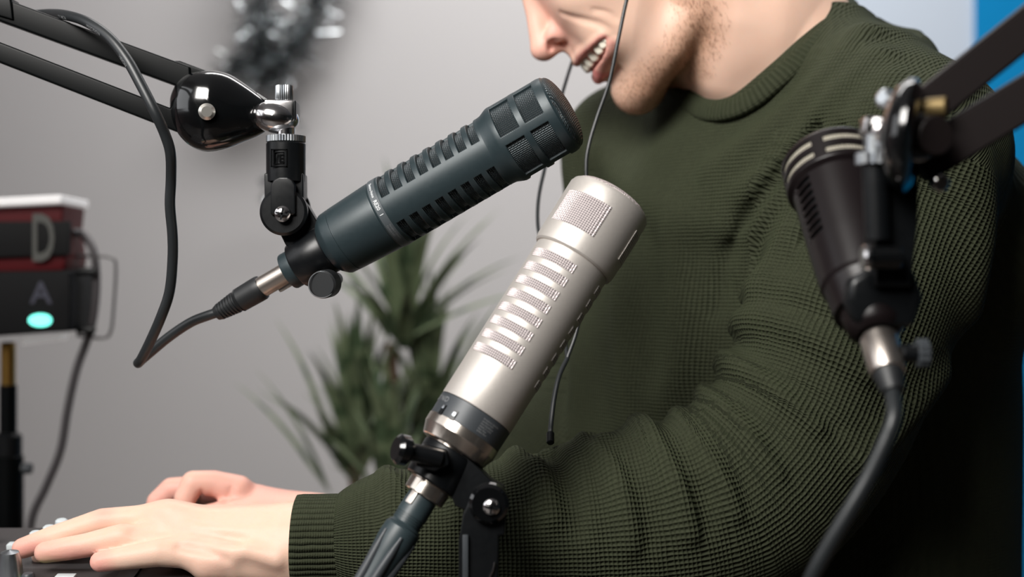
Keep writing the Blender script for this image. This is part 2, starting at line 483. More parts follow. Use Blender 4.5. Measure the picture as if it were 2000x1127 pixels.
def knurled(a, b, r, teeth=40, depth=0.0005):
    Mx = frame(a, b, (1, 0.01, 0)); L = float(np.linalg.norm(b - a)); V = []; F = []; n = teeth * 2
    pr = [(0, 0), (0, 0.93), (0.06, 1), (0.94, 1), (1, 0.93), (1, 0)]
    for z, q in pr:
        for i in range(n):
            rr = (r - (depth if i % 2 else 0)) * q; t = 2 * PI * i / n
            V.append((rr * math.cos(t) + 1e-6, rr * math.sin(t), z * L))
    for j in range(len(pr) - 1):
        for i in range(n):
            k = (i + 1) % n; F.append((j * n + i, j * n + k, (j + 1) * n + k, (j + 1) * n + i))
    return xf(Mx, V), F

def disc_joint(center, r, half, normal=(0, -1, 0)):
    c = np.array(center); nn = np.array(normal, float)
    return cyl(c - nn * half, c + nn * half, r, 56, 0.0018)

def screw_head(c, r, normal=(0, -1, 0)):
    nn = np.array(normal, float); c = np.array(c)
    Mx = frame(c, c + nn, (0.2, 0, 1)); pr = [(0, r), (r * 0.25, r * 0.97), (r * 0.5, r * 0.7), (r * 0.62, r * 0.3), (r * 0.62, 1e-5)]
    mb = MB(); V, F = lathe(pr, Mx, 24, closed=False); mb.add(V, F)
    V, F = box(0, 0, r * 0.62, r * 1.5, r * 0.22, r * 0.12, Mx); mb.add(V, F, mi=1)
    V, F = box(0, 0, r * 0.62, r * 0.22, r * 1.5, r * 0.12, Mx); mb.add(V, F, mi=1)
    return mb

def prism(poly, center_d, half, px=True, bev=0.0015):
    """extruded outline (photo pixels at depth center_d) +- half along y, edges rounded"""
    bm = bmesh.new(); vs_ = []
    for x, y in poly:
        p = P(x, y, center_d); vs_.append(bm.verts.new((p[0], center_d + half, p[2])))
    f = bm.faces.new(vs_)
    r = bmesh.ops.extrude_face_region(bm, geom=[f])
    for v in r['geom']:
        if isinstance(v, bmesh.types.BMVert): v.co.y -= 2 * half
    bmesh.ops.recalc_face_normals(bm, faces=bm.faces[:])
    if bev: bmesh.ops.bevel(bm, geom=[e for e in bm.edges if len(e.link_faces) == 2 and e.calc_face_angle(0) > 0.6], offset=bev, segments=3, affect='EDGES', profile=0.6, clamp_overlap=True)
    bm.verts.index_update()
    V = np.array([tuple(v.co) for v in bm.verts]); F = [tuple(v.index for v in f.verts) for f in bm.faces]; bm.free()
    return V, F

# -- clamp of the dark microphone
jd = 0.945
cl = thing('microphone_clamp', 'black swivel clamp with threaded socket gripping the dark microphone tail', 'microphone clamp', P(555, 415, jd))
V, F = lathe(axB.prof([(244, 32), (244, 45), (247, 47), (311, 49), (314, 47), (314, 32)]), axB.M, 72, closed=False)
sl = mesh_obj('clamp_sleeve', V, F, M['black_plastic'], cl)
V, F = prism([(573, 380), (592, 386), (604, 402), (624, 436), (634, 470), (580, 500), (560, 478), (546, 450), (556, 400)], jd + 0.006, 0.007); mesh_obj('bracket', V, F, M['black_plastic'], cl)
V, F = disc_joint(P(563, 408, jd + 0.012), 0.0150, 0.004); mesh_obj('rear_disc', V, F, M['black_plastic'], cl)
mb = MB(); V, F = disc_joint(P(555, 414, jd - 0.007), 0.0157, 0.0045); mb.add(V, F)
mb.build('front_disc', M['black_plastic'], cl)
b = screw_head(P(552, 418, jd - 0.0150), 0.0054); b.build('joint_screw', [M['chrome'], M['black_plastic']], cl)
# socket barrel
so = MB(); pts = [(278, 36.5), (282, 38.5), (348, 38), (356, 37)]
V, F = lathe([(0, 1e-5), (0, 0.0122), (0.0012, 0.0131), (0.0215, 0.0130), (0.0262, 0.0128), (0.0272, 1e-5)], frame(P(558.5, 278, jd), P(558.5, 400, jd)), 64, closed=False); so.add(V, F)
V, F = prism([(520.5, 340), (596.5, 340), (597, 388), (592, 402), (576, 412), (534, 412), (521, 398)], jd + 0.003, 0.0095); so.add(V, F)
V, F = prism([(530, 362), (536, 352), (546, 346), (564, 346), (572, 352), (578, 362), (578, 420), (530, 420)], jd - 0.0112, 0.0035); so.add(V, F)
skt = so.build('threaded_socket', M['black_plastic'], cl)
# embossed square emblem
mb = MB(); y0 = jd - 0.0131
for (x0_, y0_, x1_, y1_) in ((529, 291, 561, 293), (529, 324, 561, 326), (529, 291, 531, 326), (559, 291, 561, 326), (535, 297, 555, 298.4), (535, 319, 555, 320.4), (535, 297, 536.3, 320), (553.8, 297, 555, 320)):
    a = P(x0_, y0_, y0); b_ = P(x1_, y1_, y0); V, F = box((a[0] + b_[0]) / 2, y0 + 0.0006, (a[2] + b_[2]) / 2, abs(b_[0] - a[0]), 0.0018, abs(b_[2] - a[2])); mb.add(V, F)
V, F = ptext('/E', 0.0075); a = P(538, 317, y0 - 0.0003)
mb.add(np.array([(a[0] + v[0], a[1] - 0.0002, a[2] + v[1]) for v in V]), F)
mb.build('embossed_emblem', M['black_gloss'], skt, smooth=False)
# thumb screw
kn = MB(); c0 = P(628, 556, 0.925)
V, F = cyl(c0 + np.array([0.004, 0.006, 0.001]), c0 + np.array([0.001, -0.006, 0]), 0.0092, 48, 0.0012); kn.add(V, F)
V, F = cyl(c0 + np.array([0.004, 0.006, 0.001]), c0 + np.array([0.006, 0.03, 0.004]), 0.0045); kn.add(V, F)
kno = kn.build('thumb_screw', M['black_rubber'], cl)
c1 = c0 + np.array([0.001, -0.0062, 0])
V, F, _ = sweep(np.array([c1 + 0.0085 * np.array([math.cos(t), 0, math.sin(t)]) for t in np.linspace(0, 2 * PI, 40, endpoint=False)]), 0.0004, 6, closed=True)
mesh_obj('rim_ring', V, F, M['steel'], kno)

# -- clamp of the silver microphone
js = 0.832
cl = thing('microphone_clamp', 'black swivel clamp with side thumb screw under the silver microphone', 'microphone clamp', P(935, 975, js))
V, F = lathe(axS.prof([(-294, 46), (-295, 56), (-300, 58), (-368, 56), (-371, 53), (-371, 44)][::-1]), axS.M, 72, closed=False)
mesh_obj('clamp_sleeve', V, F, M['black_plastic'], cl)
V, F = prism([(905, 880), (960, 935), (985, 950), (990, 985), (970, 1010), (940, 1012), (925, 1000), (890, 985), (880, 960)], js + 0.008, 0.008); mesh_obj('bracket', V, F, M['black_plastic'], cl)
V, F = disc_joint(P(955, 982, js - 0.008), 0.0115, 0.0065); mesh_obj('front_disc', V, F, M['black_gloss'], cl)
b = screw_head(P(960, 990, js - 0.0145), 0.0050); b.build('joint_screw', [M['chrome'], M['black_plastic']], cl)
nn = np.array([0, -1, 0])
mb = MB(); a = P(862, 896, js - 0.012); b_ = P(800, 882, js - 0.017)
V, F = cyl(a, b_, 0.0052, 36); mb.add(V, F)
e_ = (b_ - a) / np.linalg.norm(b_ - a)
for q in range(3):
    c_ = a + e_ * (0.002 + q * 0.0008); 
V, F = cyl(b_, b_ + e_ * 0.0035, 0.0062, 36); mb.add(V, F)
mb.build('thumb_screw_shaft', M['black_plastic'], cl)
a2 = P(789, 879, js - 0.020) ; V, F = cyl(P(800, 882, js - 0.017), P(772, 876, js - 0.021), 0.0089, 48, 0.0022); mesh_obj('thumb_screw_head', V, F, M['black_gloss'], cl)
V, F = prism([(822, 868), (874, 878), (880, 905), (852, 918), (812, 906)], js - 0.004, 0.010, bev=0.002); mesh_obj('sleeve_boss', V, F, M['black_plastic'], cl)
# socket fork going down
mb = MB()
V, F = prism([(918, 968), (990, 968), (986, 1040), (975, 1040), (973, 1127), (971, 1165), (897, 1165), (897, 1050), (900, 1035), (905, 1000)], js + 0.003, 0.011, bev=0.003); mb.add(V, F)
mb.build('threaded_socket', M['black_plastic'], cl)
V, F = box(*(P(909, 1092, js - 0.0095)), 0.0034, 0.003, 0.028, None, 0.0006); mesh_obj('socket_groove_rib', V, F, M['band'], cl)
V, F, _ = sweep(catmull([P(966, 1098, js - 0.009), P(963, 1113, js - 0.0095), P(955, 1130, js - 0.009)], 6), 0.0006, 8); mesh_obj('chrome_clip', V, F, M['chrome'], cl)

# -- clamp of the right microphone
jr = 0.690
cl = thing('microphone_clamp', 'black swivel clamp in front of the blurred microphone nearest the camera', 'microphone clamp', P(1735, 520, jr))
V, F = lathe(axR.prof([(-146, 46), (-147, 66), (-140, 70), (-104, 72), (-100, 66), (-100, 46)]), axR.M, 72, closed=False); mesh_obj('clamp_sleeve', V, F, M['black_plastic'], cl)
mb = MB(); V, F = cyl(P(1708, 322, jr), P(1714, 470, jr), 0.0062, 40); mb.add(V, F)
V, F = prism([(1700, 318), (1785, 322), (1782, 440), (1768, 560), (1700, 560), (1698, 470)], jr + 0.014, 0.010); mb.add(V, F); mb.build('threaded_socket', M['black_plastic'], cl)
V, F = cyl(P(1700, 503, jr - 0.004), P(1758, 503, jr - 0.004), 0.0058, 36); mesh_obj('pivot_pin', V, F, M['black_gloss'], cl)
V, F = cyl(P(1683, 503, jr - 0.006), P(1700, 503, jr - 0.006), 0.0064, 36, 0.002); mesh_obj('pivot_screw', V, F, M['chrome'], cl)
V, F = prism([(1650, 545), (1700, 520), (1770, 520), (1792, 580), (1770, 640), (1660, 632), (1642, 590)], jr + 0.022, 0.012, bev=0.004); mesh_obj('bracket', V, F, M['black_plastic'], cl)
V, F = cyl(P(1760, 690, jr + 0.005), P(1792, 690, jr + 0.005), 0.0045); mesh_obj('thumb_screw_shaft', V, F, M['black_plastic'], cl)
V, F = knurled(P(1790, 690, jr + 0.005), P(1812, 690, jr + 0.005), 0.0072, 14, 0.001); mesh_obj('thumb_screw_head', V, F, M['band'], cl)

# ------------------------------------------------------------------ XLR cables
def xlr(ax, tb0, tb1, rb, boot, root, metal, rbmat, ribs):
    V, F = lathe(ax.prof([(tb0, rb * 0.8), (tb0, rb), (tb1, rb), (tb1, rb * 0.8)]), ax.M, 48, closed=False); mesh_obj('connector_barrel', V, F, metal, root)
    V, F = lathe(ax.prof(boot), ax.M, 48, closed=False); bo = mesh_obj('connector_boot', V, F, rbmat, root, sharp=28)
    return bo
cb = thing('microphone_cable', 'black cable looping down from the boom arm into the dark microphone', 'cable', axB.A)
boot = [(60, 9), (60, 14), (66, 16)]
for q in range(6):
    t0 = 68 + q * 6.5; boot += [(t0, 17 + q * 0.9), (t0 + 3.2, 17.3 + q * 0.9), (t0 + 3.4, 15 + q * 0.9), (t0 + 6.2, 15.2 + q * 0.9)]
boot += [(109, 22), (112, 24.2), (113, 22.8), (115, 24), (150, 25), (160, 25), (163, 24), (163, 19)]
xlr(axB, 161, 224, 20.8, boot, cb, M['nickel'], M['black_rubber'], 6)
V, F = box(0, 0, 0, 0.004, 0.0035, 0.012, axB.M @ np.array([[1, 0, 0, -0.001], [0, 1, 0, axB.r(200, 22)], [0, 0, 1, axB.z(205)], [0, 0, 0, 1.0]]), 0.0008); mesh_obj('release_latch', V, F, M['nickel'], cb)
pts = [(60, 30, 1.02), (95, 27, 0.99), (130, 30, .950), (170, 43, .925), (212, 72, .913), (247, 115, .906), (275, 165, .902), (303, 220, .900), (322, 262, .905), (333, 300, .91), (334, 350, .92), (332, 400, .925), (337, 460, .93), (337, 510, .935), (331, 570, .94),
       (315, 618, .945), (294, 666, .955), (277, 700, .965), (270, 709, .975), (273, 706, .986), (288, 693, .985), (330, 658, .978), (372, 630, .971), (404, 617, .966), (430, 608.5, .964)]
V, F, UV = sweep(catmull([P(*p) for p in pts], 6), 0.00345, 16); cab = mesh_obj('cable', V, F, M['cable'], cb)
# faint printing along the cable
mb = MB()
def along(path, s, size, off, side=(0, -1, 0), start=0.0, rr=0.0035, tilt=0.35):
    V, F = ptext(s, size); path = np.array(path)
    seg = np.linalg.norm(np.diff(path, axis=0), axis=1); cum = np.concatenate([[0], np.cumsum(seg)])
    out = []
    for x, y, _ in V:
        s_ = start + x; p = np.array([np.interp(s_, cum, path[:, i]) for i in range(3)]); q = np.array([np.interp(s_ + 0.001, cum, path[:, i]) for i in range(3)])
        t = (q - p) / np.linalg.norm(q - p); n1 = np.array(side, float); n1 -= t * n1.dot(t); n1 /= np.linalg.norm(n1); b = np.cross(t, n1)
        a = (y - size * 0.35) / rr + tilt
        out.append(p + (rr + 0.0001) * (math.cos(a) * n1 - math.sin(a) * b))
    return out, F
cpath = catmull([P(*p) for p in pts], 6)
for s_, st in (('TECHNICAL', 0.078), ('PRECISION', 0.125), ('VISION', 0.016 + 0.146), ('CABLE', 0.395)):
    V, F = along(cpath, s_, 0.0030, 0, start=st, tilt=-0.75); mesh_obj('printed_lettering', V, F, M['grey_print'], cab, smooth=False)

cb = thing('microphone_cable', 'black cable plugged into the silver microphone, grey ribbed boot', 'cable', axS.A)
boot = [(-400, 20), (-401, 30), (-440, 31)]
for q in range(4):
    t0 = -442 - q * 5; boot += [(t0, 31), (t0 - 2.2, 31), (t0 - 2.4, 29), (t0 - 4.6, 29)]
boot += [(-464, 30.5), (-468, 35.5), (-470, 34), (-474, 37), (-500, 38), (-530, 35), (-575, 31), (-640, 28), (-640, 10)]
V, F = lathe(axS.prof(boot[::-1]), axS.M, 48, closed=False)
bo = mesh_obj('connector_boot', V, F, mat('grey_green_rubber', lin(46, 58, 62), 0.42), cb, sharp=28)
for th in (-50, 10, 70):
    a = math.radians(th); mb = MB(); path = [xf(axS.M, [[axS.r(t, r) * math.cos(a), axS.r(t, r) * math.sin(a), axS.z(t)]])[0] for t, r in ((-490, 36.5), (-525, 32.5), (-570, 28), (-630, 25))]
    V, F, _ = sweep(path, [0.0012, 0.0026, 0.0032, 0.0034], 12); mesh_obj('grip_inlay', V, F, M['band'], bo)
V, F = box(0, 0, 0, 0.0016, 0.0048, 0.0085, axS.M @ (lambda a: np.array([[math.cos(a), -math.sin(a), 0, axS.r(-412, 31) * math.cos(a)], [math.sin(a), math.cos(a), 0, axS.r(-412, 31) * math.sin(a)], [0, 0, 1, axS.z(-412)], [0, 0, 0, 1.0]]))(math.radians(-38)), 0.0007)
mesh_obj('release_latch', V, F, M['nickel'], cb)
e = (axS.B - axS.A) / axS.L; p0 = xf(axS.M, [[0, 0, axS.z(-638)]])[0]
V, F, UV = sweep(catmull([p0, p0 - e * 0.03, p0 - e * 0.04, np.array([-0.118, 0.775, 0.770]), np.array([-0.115, 0.74, 0.7595]), np.array([-0.10, 0.66, 0.7595]), np.array([-0.12, 0.58, 0.7595])], 8), 0.0034, 14); mesh_obj('cable', V, F, M['cable'], cb)

cb = thing('microphone_cable', 'black cable hanging from the blurred microphone nearest the camera', 'cable', axR.A)
V, F = lathe(axR.prof([(-298, 30), (-296, 34), (-280, 36), (-215, 37), (-213, 36), (-205, 30)]), axR.M, 48, closed=False); mesh_obj('connector_barrel', V, F, M['nickel'], cb)
V, F = lathe(axR.prof([(-346, 14), (-344, 22), (-330, 25), (-300, 30), (-282, 31)]), axR.M, 48, closed=False); mesh_obj('connector_boot', V, F, M['black_rubber'], cb)
pe = xf(axR.M, [[0, 0, axR.z(-338)]])[0]
V, F, UV = sweep(catmull([pe, P(1746, 812, .676), P(1730, 860, .674), P(1697, 930, .674), P(1657, 1000, .674), P(1617, 1068, .676), P(1582, 1135, .68), P(1545, 1230, .69), P(1528, 1340, .70), P(1535, 1800, .70), P(1560, 2600, .70), P(1600, 4300, .70), P(1680, 4500, .72), P(1800, 4510, .76)], 8), 0.0037, 16); mesh_obj('cable', V, F, M['cable'], cb)

# ------------------------------------------------------------------ boom arm on the left
arm = thing('boom_arm', 'black twin-bar boom arm entering from the upper left with round glossy joint', 'microphone arm', P(400, 215, 0.955))
def bar(pts, d0, d1, thick, name, parent, m=M['black_metal']):
    """bar of rectangular section: pts = [(x,y_top,y_bottom)] left to right"""
    (xa, ta, ba), (xb, tb, bb) = pts
    V = []
    for x, y, d in ((xa, ta, d0), (xa, ba, d0), (xb, bb, d1), (xb, tb, d1)):
        p = P(x, y, d); V.append(p + np.array([0, -thick / 2, 0]))
    for x, y, d in ((xa, ta, d0), (xa, ba, d0), (xb, bb, d1), (xb, tb, d1)):
        p = P(x, y, d); V.append(p + np.array([0, thick / 2, 0]))
    bm = bmesh.new(); vv = [bm.verts.new(v) for v in V]
    for f in ((0, 1, 2, 3), (7, 6, 5, 4), (0, 4, 5, 1), (1, 5, 6, 2), (2, 6, 7, 3), (3, 7, 4, 0)): bm.faces.new([vv[i] for i in f])
    bmesh.ops.recalc_face_normals(bm, faces=bm.faces[:])
    bmesh.ops.bevel(bm, geom=bm.edges[:], offset=0.0016, segments=3, affect='EDGES', profile=0.6)
    bm.verts.index_update(); V = np.array([tuple(v.co) for v in bm.verts]); F = [tuple(v.index for v in f.verts) for f in bm.faces]; bm.free()
    return mesh_obj(name, V, F, m, parent)
ex = 700
bar([(-ex, -262, -213), (376, 133, 180)], 0.955, 0.955, 0.013, 'arm_bar', arm)
bar([(-ex, -188, -150), (376, 228, 270)], 0.955, 0.955, 0.013, 'arm_bar', arm)
V, F = prism([(-40, -15), (30, 0), (34, 44), (-40, 22)], 0.955, 0.0085); mesh_obj('bar_sleeve', V, F, M['black_metal'], arm)
V, F = prism([(344, 122), (356, 122), (405, 140), (430, 150), (400, 165), (345, 140)], 0.958, 0.008); mesh_obj('bar_end_cap', V, F, M['black_metal'], arm)
# glossy teardrop pod: two shells around a circular end tapering to the elbow
def pod(parent):
    V = []; F = []; nu = 72; nr = 14
    cx, cy, R = 402, 217, 71
    def outline(t):
        a = 2 * PI * t
        x = cx + R * math.cos(a); y = cy + R * 1.06 * math.sin(a)
        return x, y
    poly = []
    # traced outline of the pod
    tr = [(333, 215), (334, 190), (345, 165), (365, 147), (395, 139), (425, 139), (452, 147), (480, 165), (505, 184), (524, 200), (532, 214), (533, 234), (524, 252), (502, 266), (475, 277), (448, 288), (420, 295), (395, 295), (370, 284), (350, 264), (338, 240)]
    T3 = catmull([np.array([x, y, 0]) for x, y in tr + tr[:1]], 5)[:-1]
    n = len(T3); depth = 0.0215
    cxy = np.array([428, 217.0])
    rings = []
    for side in (-1, 1):
        for j in range(nr + 1):
            q = j / nr * PI / 2
            s_ = math.cos(q) ** 0.9 if j < nr else 0.0
            rings.append((s_, side * depth * math.sin(q), side))
    order = rings[:nr + 1][::-1] + rings[nr + 1:][0:]
    for (s_, dy, side) in order:
        for p in T3:
            xy = cxy + (p[:2] - cxy) * max(s_, 0.0)
            taper = 1.0 - 0.45 * max(0, (xy[0] - 420)) / 110
            w_ = P(xy[0], xy[1], 0.955); V.append((w_[0], 0.955 + dy * taper, w_[2]))
    m = len(order)
    for j in range(m - 1):
        for i in range(n):
            k = (i + 1) % n; F.append((j * n + i, j * n + k, (j + 1) * n + k, (j + 1) * n + i))
    return mesh_obj('joint_cover', V, F, M['black_gloss'], parent, sharp=0)
pd = pod(arm)
V, F = cyl(P(404, 218, .936), P(404, 218, .929), 0.0055, 32, 0.002); sc = mesh_obj('cover_screw', V, F, mat('screw_steel', lin(215, 212, 205), 0.35, 0.9), arm)
V, F = prism([(500, 180), (528, 198), (560, 214), (545, 222), (505, 196)], 0.955, 0.004); mesh_obj('cover_seam', V, F, M['black_gloss'], arm)
# chrome elbow
mb = MB(); bm = bmesh.new()
c0 = P(538, 230, 0.945)
V = []; F = []; nn_ = 40; mm_ = 20
for j in range(mm_ + 1):
    ph = PI * j / mm_
    for i in range(nn_):
        t = 2 * PI * i / nn_
        V.append((c0[0] + 0.0158 * math.sin(ph) * math.cos(t) * 1.0, c0[1] - 0.0128 * math.cos(ph), c0[2] + 0.0108 * math.sin(ph) * math.sin(t) - 0.10 * 0.0158 * math.sin(ph) * math.cos(t)))
for j in range(mm_):
    for i in range(nn_):
        k = (i + 1) % nn_; F.append((j * nn_ + i, j * nn_ + k, (j + 1) * nn_ + k, (j + 1) * nn_ + i))
mb.add(V, F)
V, F = prism([(520, 197), (580, 198), (581, 238), (572, 247), (545, 250), (520, 240)], 0.947, 0.010, bev=0.003); mb.add(V, F)
V, F = cyl(P(558, 232, .944), P(558, 270, .944), 0.0062, 32); mb.add(V, F)
mb.build('elbow', M['chrome'], arm)
V, F = lathe([(0, 0.004), (0, 0.0052), (0.0115, 0.0052)], frame(P(527, 231, .934), P(515, 231, .925)), 32); 
V, F = knurled(P(555, 198, .944), P(555, 167, .944), 0.0059, 26, 0.0004); mesh_obj('knurled_knob', V, F, M['steel'], arm)
V, F = knurled(P(558.5, 278.5, jd), P(558.5, 265, jd), 0.0130, 44, 0.0004); mesh_obj('lock_ring', V, F, M['steel'], arm)
V, F = prism([(576, 198), (582, 200), (582, 236), (576, 240)], 0.947, 0.0095, bev=0.0008); mesh_obj('elbow_cap', V, F, M['black_plastic'], arm)
# the rest of the arm, left of the frame, standing on the desk
fe = P(-720, -205, .955)
V, F = disc_joint(fe, 0.028, 0.015); mesh_obj('rear_joint', V, F, M['black_gloss'], arm)
V, F = cyl(fe, np.array([fe[0] - 0.02, .955, 0.80]), 0.011); mesh_obj('post', V, F, M['black_metal'], arm)
V, F = cyl(np.array([fe[0] - 0.02, .955, 0.756]), np.array([fe[0] - 0.02, .955, 0.80]), 0.03); mesh_obj('desk_clamp', V, F, M['black_metal'], arm)

# ------------------------------------------------------------------ boom arm on the right
arm = thing('boom_arm', 'blurred brownish-black twin-bar boom arm reaching in from the upper right', 'microphone arm', P(1765, 265, 0.70))
M['brown_black'] = mat('brown_black_metal', lin(26, 21, 21), 0.5, 0.0, 0.2)
def rbar(a, b, wpx, d0, d1, thick, name):
    a = np.array(a, float); b = np.array(b, float); e = (b - a) / np.linalg.norm(b - a); n = np.array([-e[1], e[0]]) * wpx / 2
    V = []
    for s_ in (-1, 1):
        for (p, d) in ((a - n, d0), (a + n, d0), (b + n, d1), (b - n, d1)):
            q = P(p[0], p[1], d); V.append(q + np.array([0, s_ * thick / 2, 0]))
    bm = bmesh.new(); vv = [bm.verts.new(v) for v in V]
    for f in ((0, 1, 2, 3), (7, 6, 5, 4), (0, 4, 5, 1), (1, 5, 6, 2), (2, 6, 7, 3), (3, 7, 4, 0)): bm.faces.new([vv[i] for i in f])
    bmesh.ops.recalc_face_normals(bm, faces=bm.faces[:])
    bmesh.ops.bevel(bm, geom=bm.edges[:], offset=0.0014, segments=2, affect='EDGES')
    bm.verts.index_update(); V = np.array([tuple(v.co) for v in bm.verts]); F = [tuple(v.index for v in f.verts) for f in bm.faces]; bm.free()
    return mesh_obj(name, V, F, M['brown_black'], arm)
rbar((1772, 240), (2300, -183), 74, .705, .66, 0.016, 'arm_bar')
rbar((1790, 321), (2320, -2), 84, .705, .66, 0.016, 'arm_bar')
# joint seen edge-on
c0 = P(1768, 265, .682)
V, F = lathe([(-0.010, 1e-5), (-0.0098, 0.014), (-0.005, 0.024), (0.0, 0.0275), (0.003, 0.0275), (0.0055, 0.023), (0.006, 1e-5)], frame(c0, c0 + np.array([1, -0.42, -0.12])), 56, closed=False); mesh_obj('joint_cover', V, F, M['black_gloss'], arm)
V, F = cyl(P(1785, 268, .690), P(1830, 264, .672), 0.0095, 36); mesh_obj('pivot_bush', V, F, M['brown_black'], arm)
V, F = cyl(P(1786, 268, .680), P(1797, 268, .676), 0.0115, 36); mesh_obj('pivot_washer', V, F, M['steel'], arm)
V, F = cyl(P(1805, 212, .685), P(1850, 208, .68), 0.005); mesh_obj('rear_pin', V, F, M['dull_brass'], arm)
V, F = cyl(P(1828, 354, .70), P(1840, 358, .695), 0.0045); mesh_obj('lower_pin', V, F, M['chrome'], arm)
V, F = prism([(1684, 228), (1738, 232), (1738, 268), (1690, 268), (1680, 262)], .698, 0.007, bev=0.002); mesh_obj('elbow', V, F, M['chrome'], arm)
V, F = cyl(P(1708, 264, .695), P(1708, 300, .695), 0.0052); mesh_obj('elbow_stem', V, F, M['steel'], arm)
V, F = knurled(P(1710, 322, jr), P(1710, 299, jr), 0.0098, 20, 0.0007); mesh_obj('lock_ring', V, F, M['steel'], arm)
V, F = cyl(P(1742, 262, .69), P(1728, 258, .683), 0.006, 24, 0.002); mesh_obj('elbow_screw', V, F, M['chrome'], arm)
V, F = cyl(P(1738, 196, .70), P(1722, 190, .695), 0.005, 24, 0.002); mesh_obj('side_knob', V, F, M['steel'], arm)
pj = P(2330, -100, .66)
V, F = disc_joint(pj, 0.03, 0.016); mesh_obj('rear_joint', V, F, M['black_gloss'], arm)
V, F = cyl(pj, np.array([pj[0] + 0.01, .66, 0.02]), 0.012); mesh_obj('post', V, F, M['black_metal'], arm)
V, F = cyl(np.array([pj[0] + 0.01, .66, 0.0]), np.array([pj[0] + 0.01, .66, 0.02]), 0.14, 60, 0.004); mesh_obj('floor_base', V, F, M['black_metal'], arm)

# ------------------------------------------------------------------ short desk stand of the silver microphone
st = thing('desk_stand', 'short black desk stand holding the silver microphone clamp', 'microphone stand', np.array([P(935, 1165, js)[0], js, 0.755]))
x0 = P(935, 1165, js)[0]; zt = P(935, 1165, js)[2]
V, F = cyl(np.array([x0, js + .003, 0.762]), np.array([x0, js + .003, zt]), 0.008); mesh_obj('pole', V, F, M['black_metal'], st)
V, F = lathe([(0, 1e-5), (0, 0.06), (0.003, 0.062), (0.006, 0.058), (0.010, 0.012), (0.010, 1e-5)], frame((x0, js + .003, 0.755), (x0, js + .003, 0.9)), 64, closed=False); mesh_obj('round_base', V, F, M['black_metal'], st)
# ------------------------------------------------------------------ room
def wallmat(name, col, sc=180, st=0.06):
    return mat(name, col, 0.85, 0, 0.2, bump=(sc, st, 0.001))
M['wall_grey'] = wallmat('grey_wall_paint', lin(186, 184, 184))
M['wall_pale'] = wallmat('pale_blue_grey_paint', lin(182, 192, 204))
M['wall_blue'] = wallmat('blue_wall_paint', lin(0, 122, 178))
M['floor'] = mat('floor_laminate', lin(120, 105, 92), 0.5, noise=(8, 0.15, 0.05))
M['white'] = mat('ceiling_white', lin(225, 225, 225), 0.9)
def struct(name, V, F, m):
    o = mesh_obj(name, V, F, m, None, smooth=False); o['kind'] = 'structure'; return o
YW = 2.7
xa = 665 * YW / FPX; xb = 899 * YW / FPX
struct('wall_back', *box((-2.6 + xa) / 2, YW + 0.05, 1.3, xa + 2.6, 0.1, 2.6), M['wall_grey'])
struct('wall_panel', *box((xa + xb) / 2, YW + 0.045, 1.3, xb - xa, 0.11, 2.6), M['wall_pale'])
struct('wall_right', *box((xb + 2.6) / 2, YW + 0.04, 1.3, 2.6 - xb, 0.12, 2.6), M['wall_blue'])
struct('wall_left', *box(-2.65, 0.35, 1.3, 0.1, 4.8, 2.6), mat('dusky_pink_wall_paint', lin(190, 165, 165), 0.85))
struct('wall_side', *box(2.65, 0.35, 1.3, 0.1, 4.8, 2.6), mat('dark_teal_wall_paint', lin(60, 72, 76), 0.85))
struct('wall_front', *box(0, -2.1, 1.3, 5.4, 0.1, 2.6), mat('charcoal_wall_paint', lin(52, 54, 56), 0.85))
struct('floor', *box(0, 0.35, -0.05, 5.4, 5.0, 0.1), M['floor'])
struct('ceiling', *box(0, 0.35, 2.65, 5.4, 5.0, 0.1), M['white'])
struct('baseboard_back', *box((-2.6 + xa) / 2, YW - 0.008, 0.05, xa + 2.6, 0.016, 0.1), M['white'])

# ------------------------------------------------------------------ desk
M['desk'] = mat('dark_desk_laminate', lin(62, 54, 50), 0.5, noise=(12, 0.15, 0.05))
dk = thing('desk', 'dark desk carrying the mixer and the short microphone stand', 'desk', (-0.6, 0.9, 0))
V, F = box(-0.635, 0.89, 0.74, 1.33, 0.72, 0.03, None, 0.003); mesh_obj('desktop', V, F, M['desk'], dk)
for sx in (-1.25, -0.05):
    for sy in (0.58, 1.2):
        V, F = box(sx, sy, 0.3625, 0.045, 0.045, 0.725, None, 0.003); mesh_obj('leg', V, F, M['black_metal'], dk)

# ------------------------------------------------------------------ audio mixer under the hands
mx = thing('audio_mixer', 'dark grey audio mixer with pale knobs under the near hand', 'mixer', (-0.3, 0.9, 0.755))
zf = lambda y: 0.7915 + (y - 0.78) * 0.138
V = []
for x in (-0.52, -0.135):
    for (y, z) in ((0.78, 0.756), (1.035, 0.756), (1.035, zf(1.035)), (0.78, zf(0.78))): V.append((x, y, z))
bm = bmesh.new(); vv = [bm.verts.new(v) for v in V]
for f in ((0, 1, 2, 3), (7, 6, 5, 4), (0, 4, 5, 1), (1, 5, 6, 2), (2, 6, 7, 3), (3, 7, 4, 0)): bm.faces.new([vv[i] for i in f])
bmesh.ops.recalc_face_normals(bm, faces=bm.faces[:]); bmesh.ops.bevel(bm, geom=bm.edges[:], offset=0.003, segments=3, affect='EDGES')
bm.verts.index_update(); V = np.array([tuple(v.co) for v in bm.verts]); F = [tuple(v.index for v in f.verts) for f in bm.faces]; bm.free()
mesh_obj('housing', V, F, mat('mixer_charcoal', lin(62, 58, 58), 0.5, noise=(300, 0.1, 0.05)), mx)
def on_mixer(px, y): return np.array([(px - 1000) * y / FPX, y, zf(y)])
tilt = Matrix.Rotation(math.atan(0.138), 4, 'X')
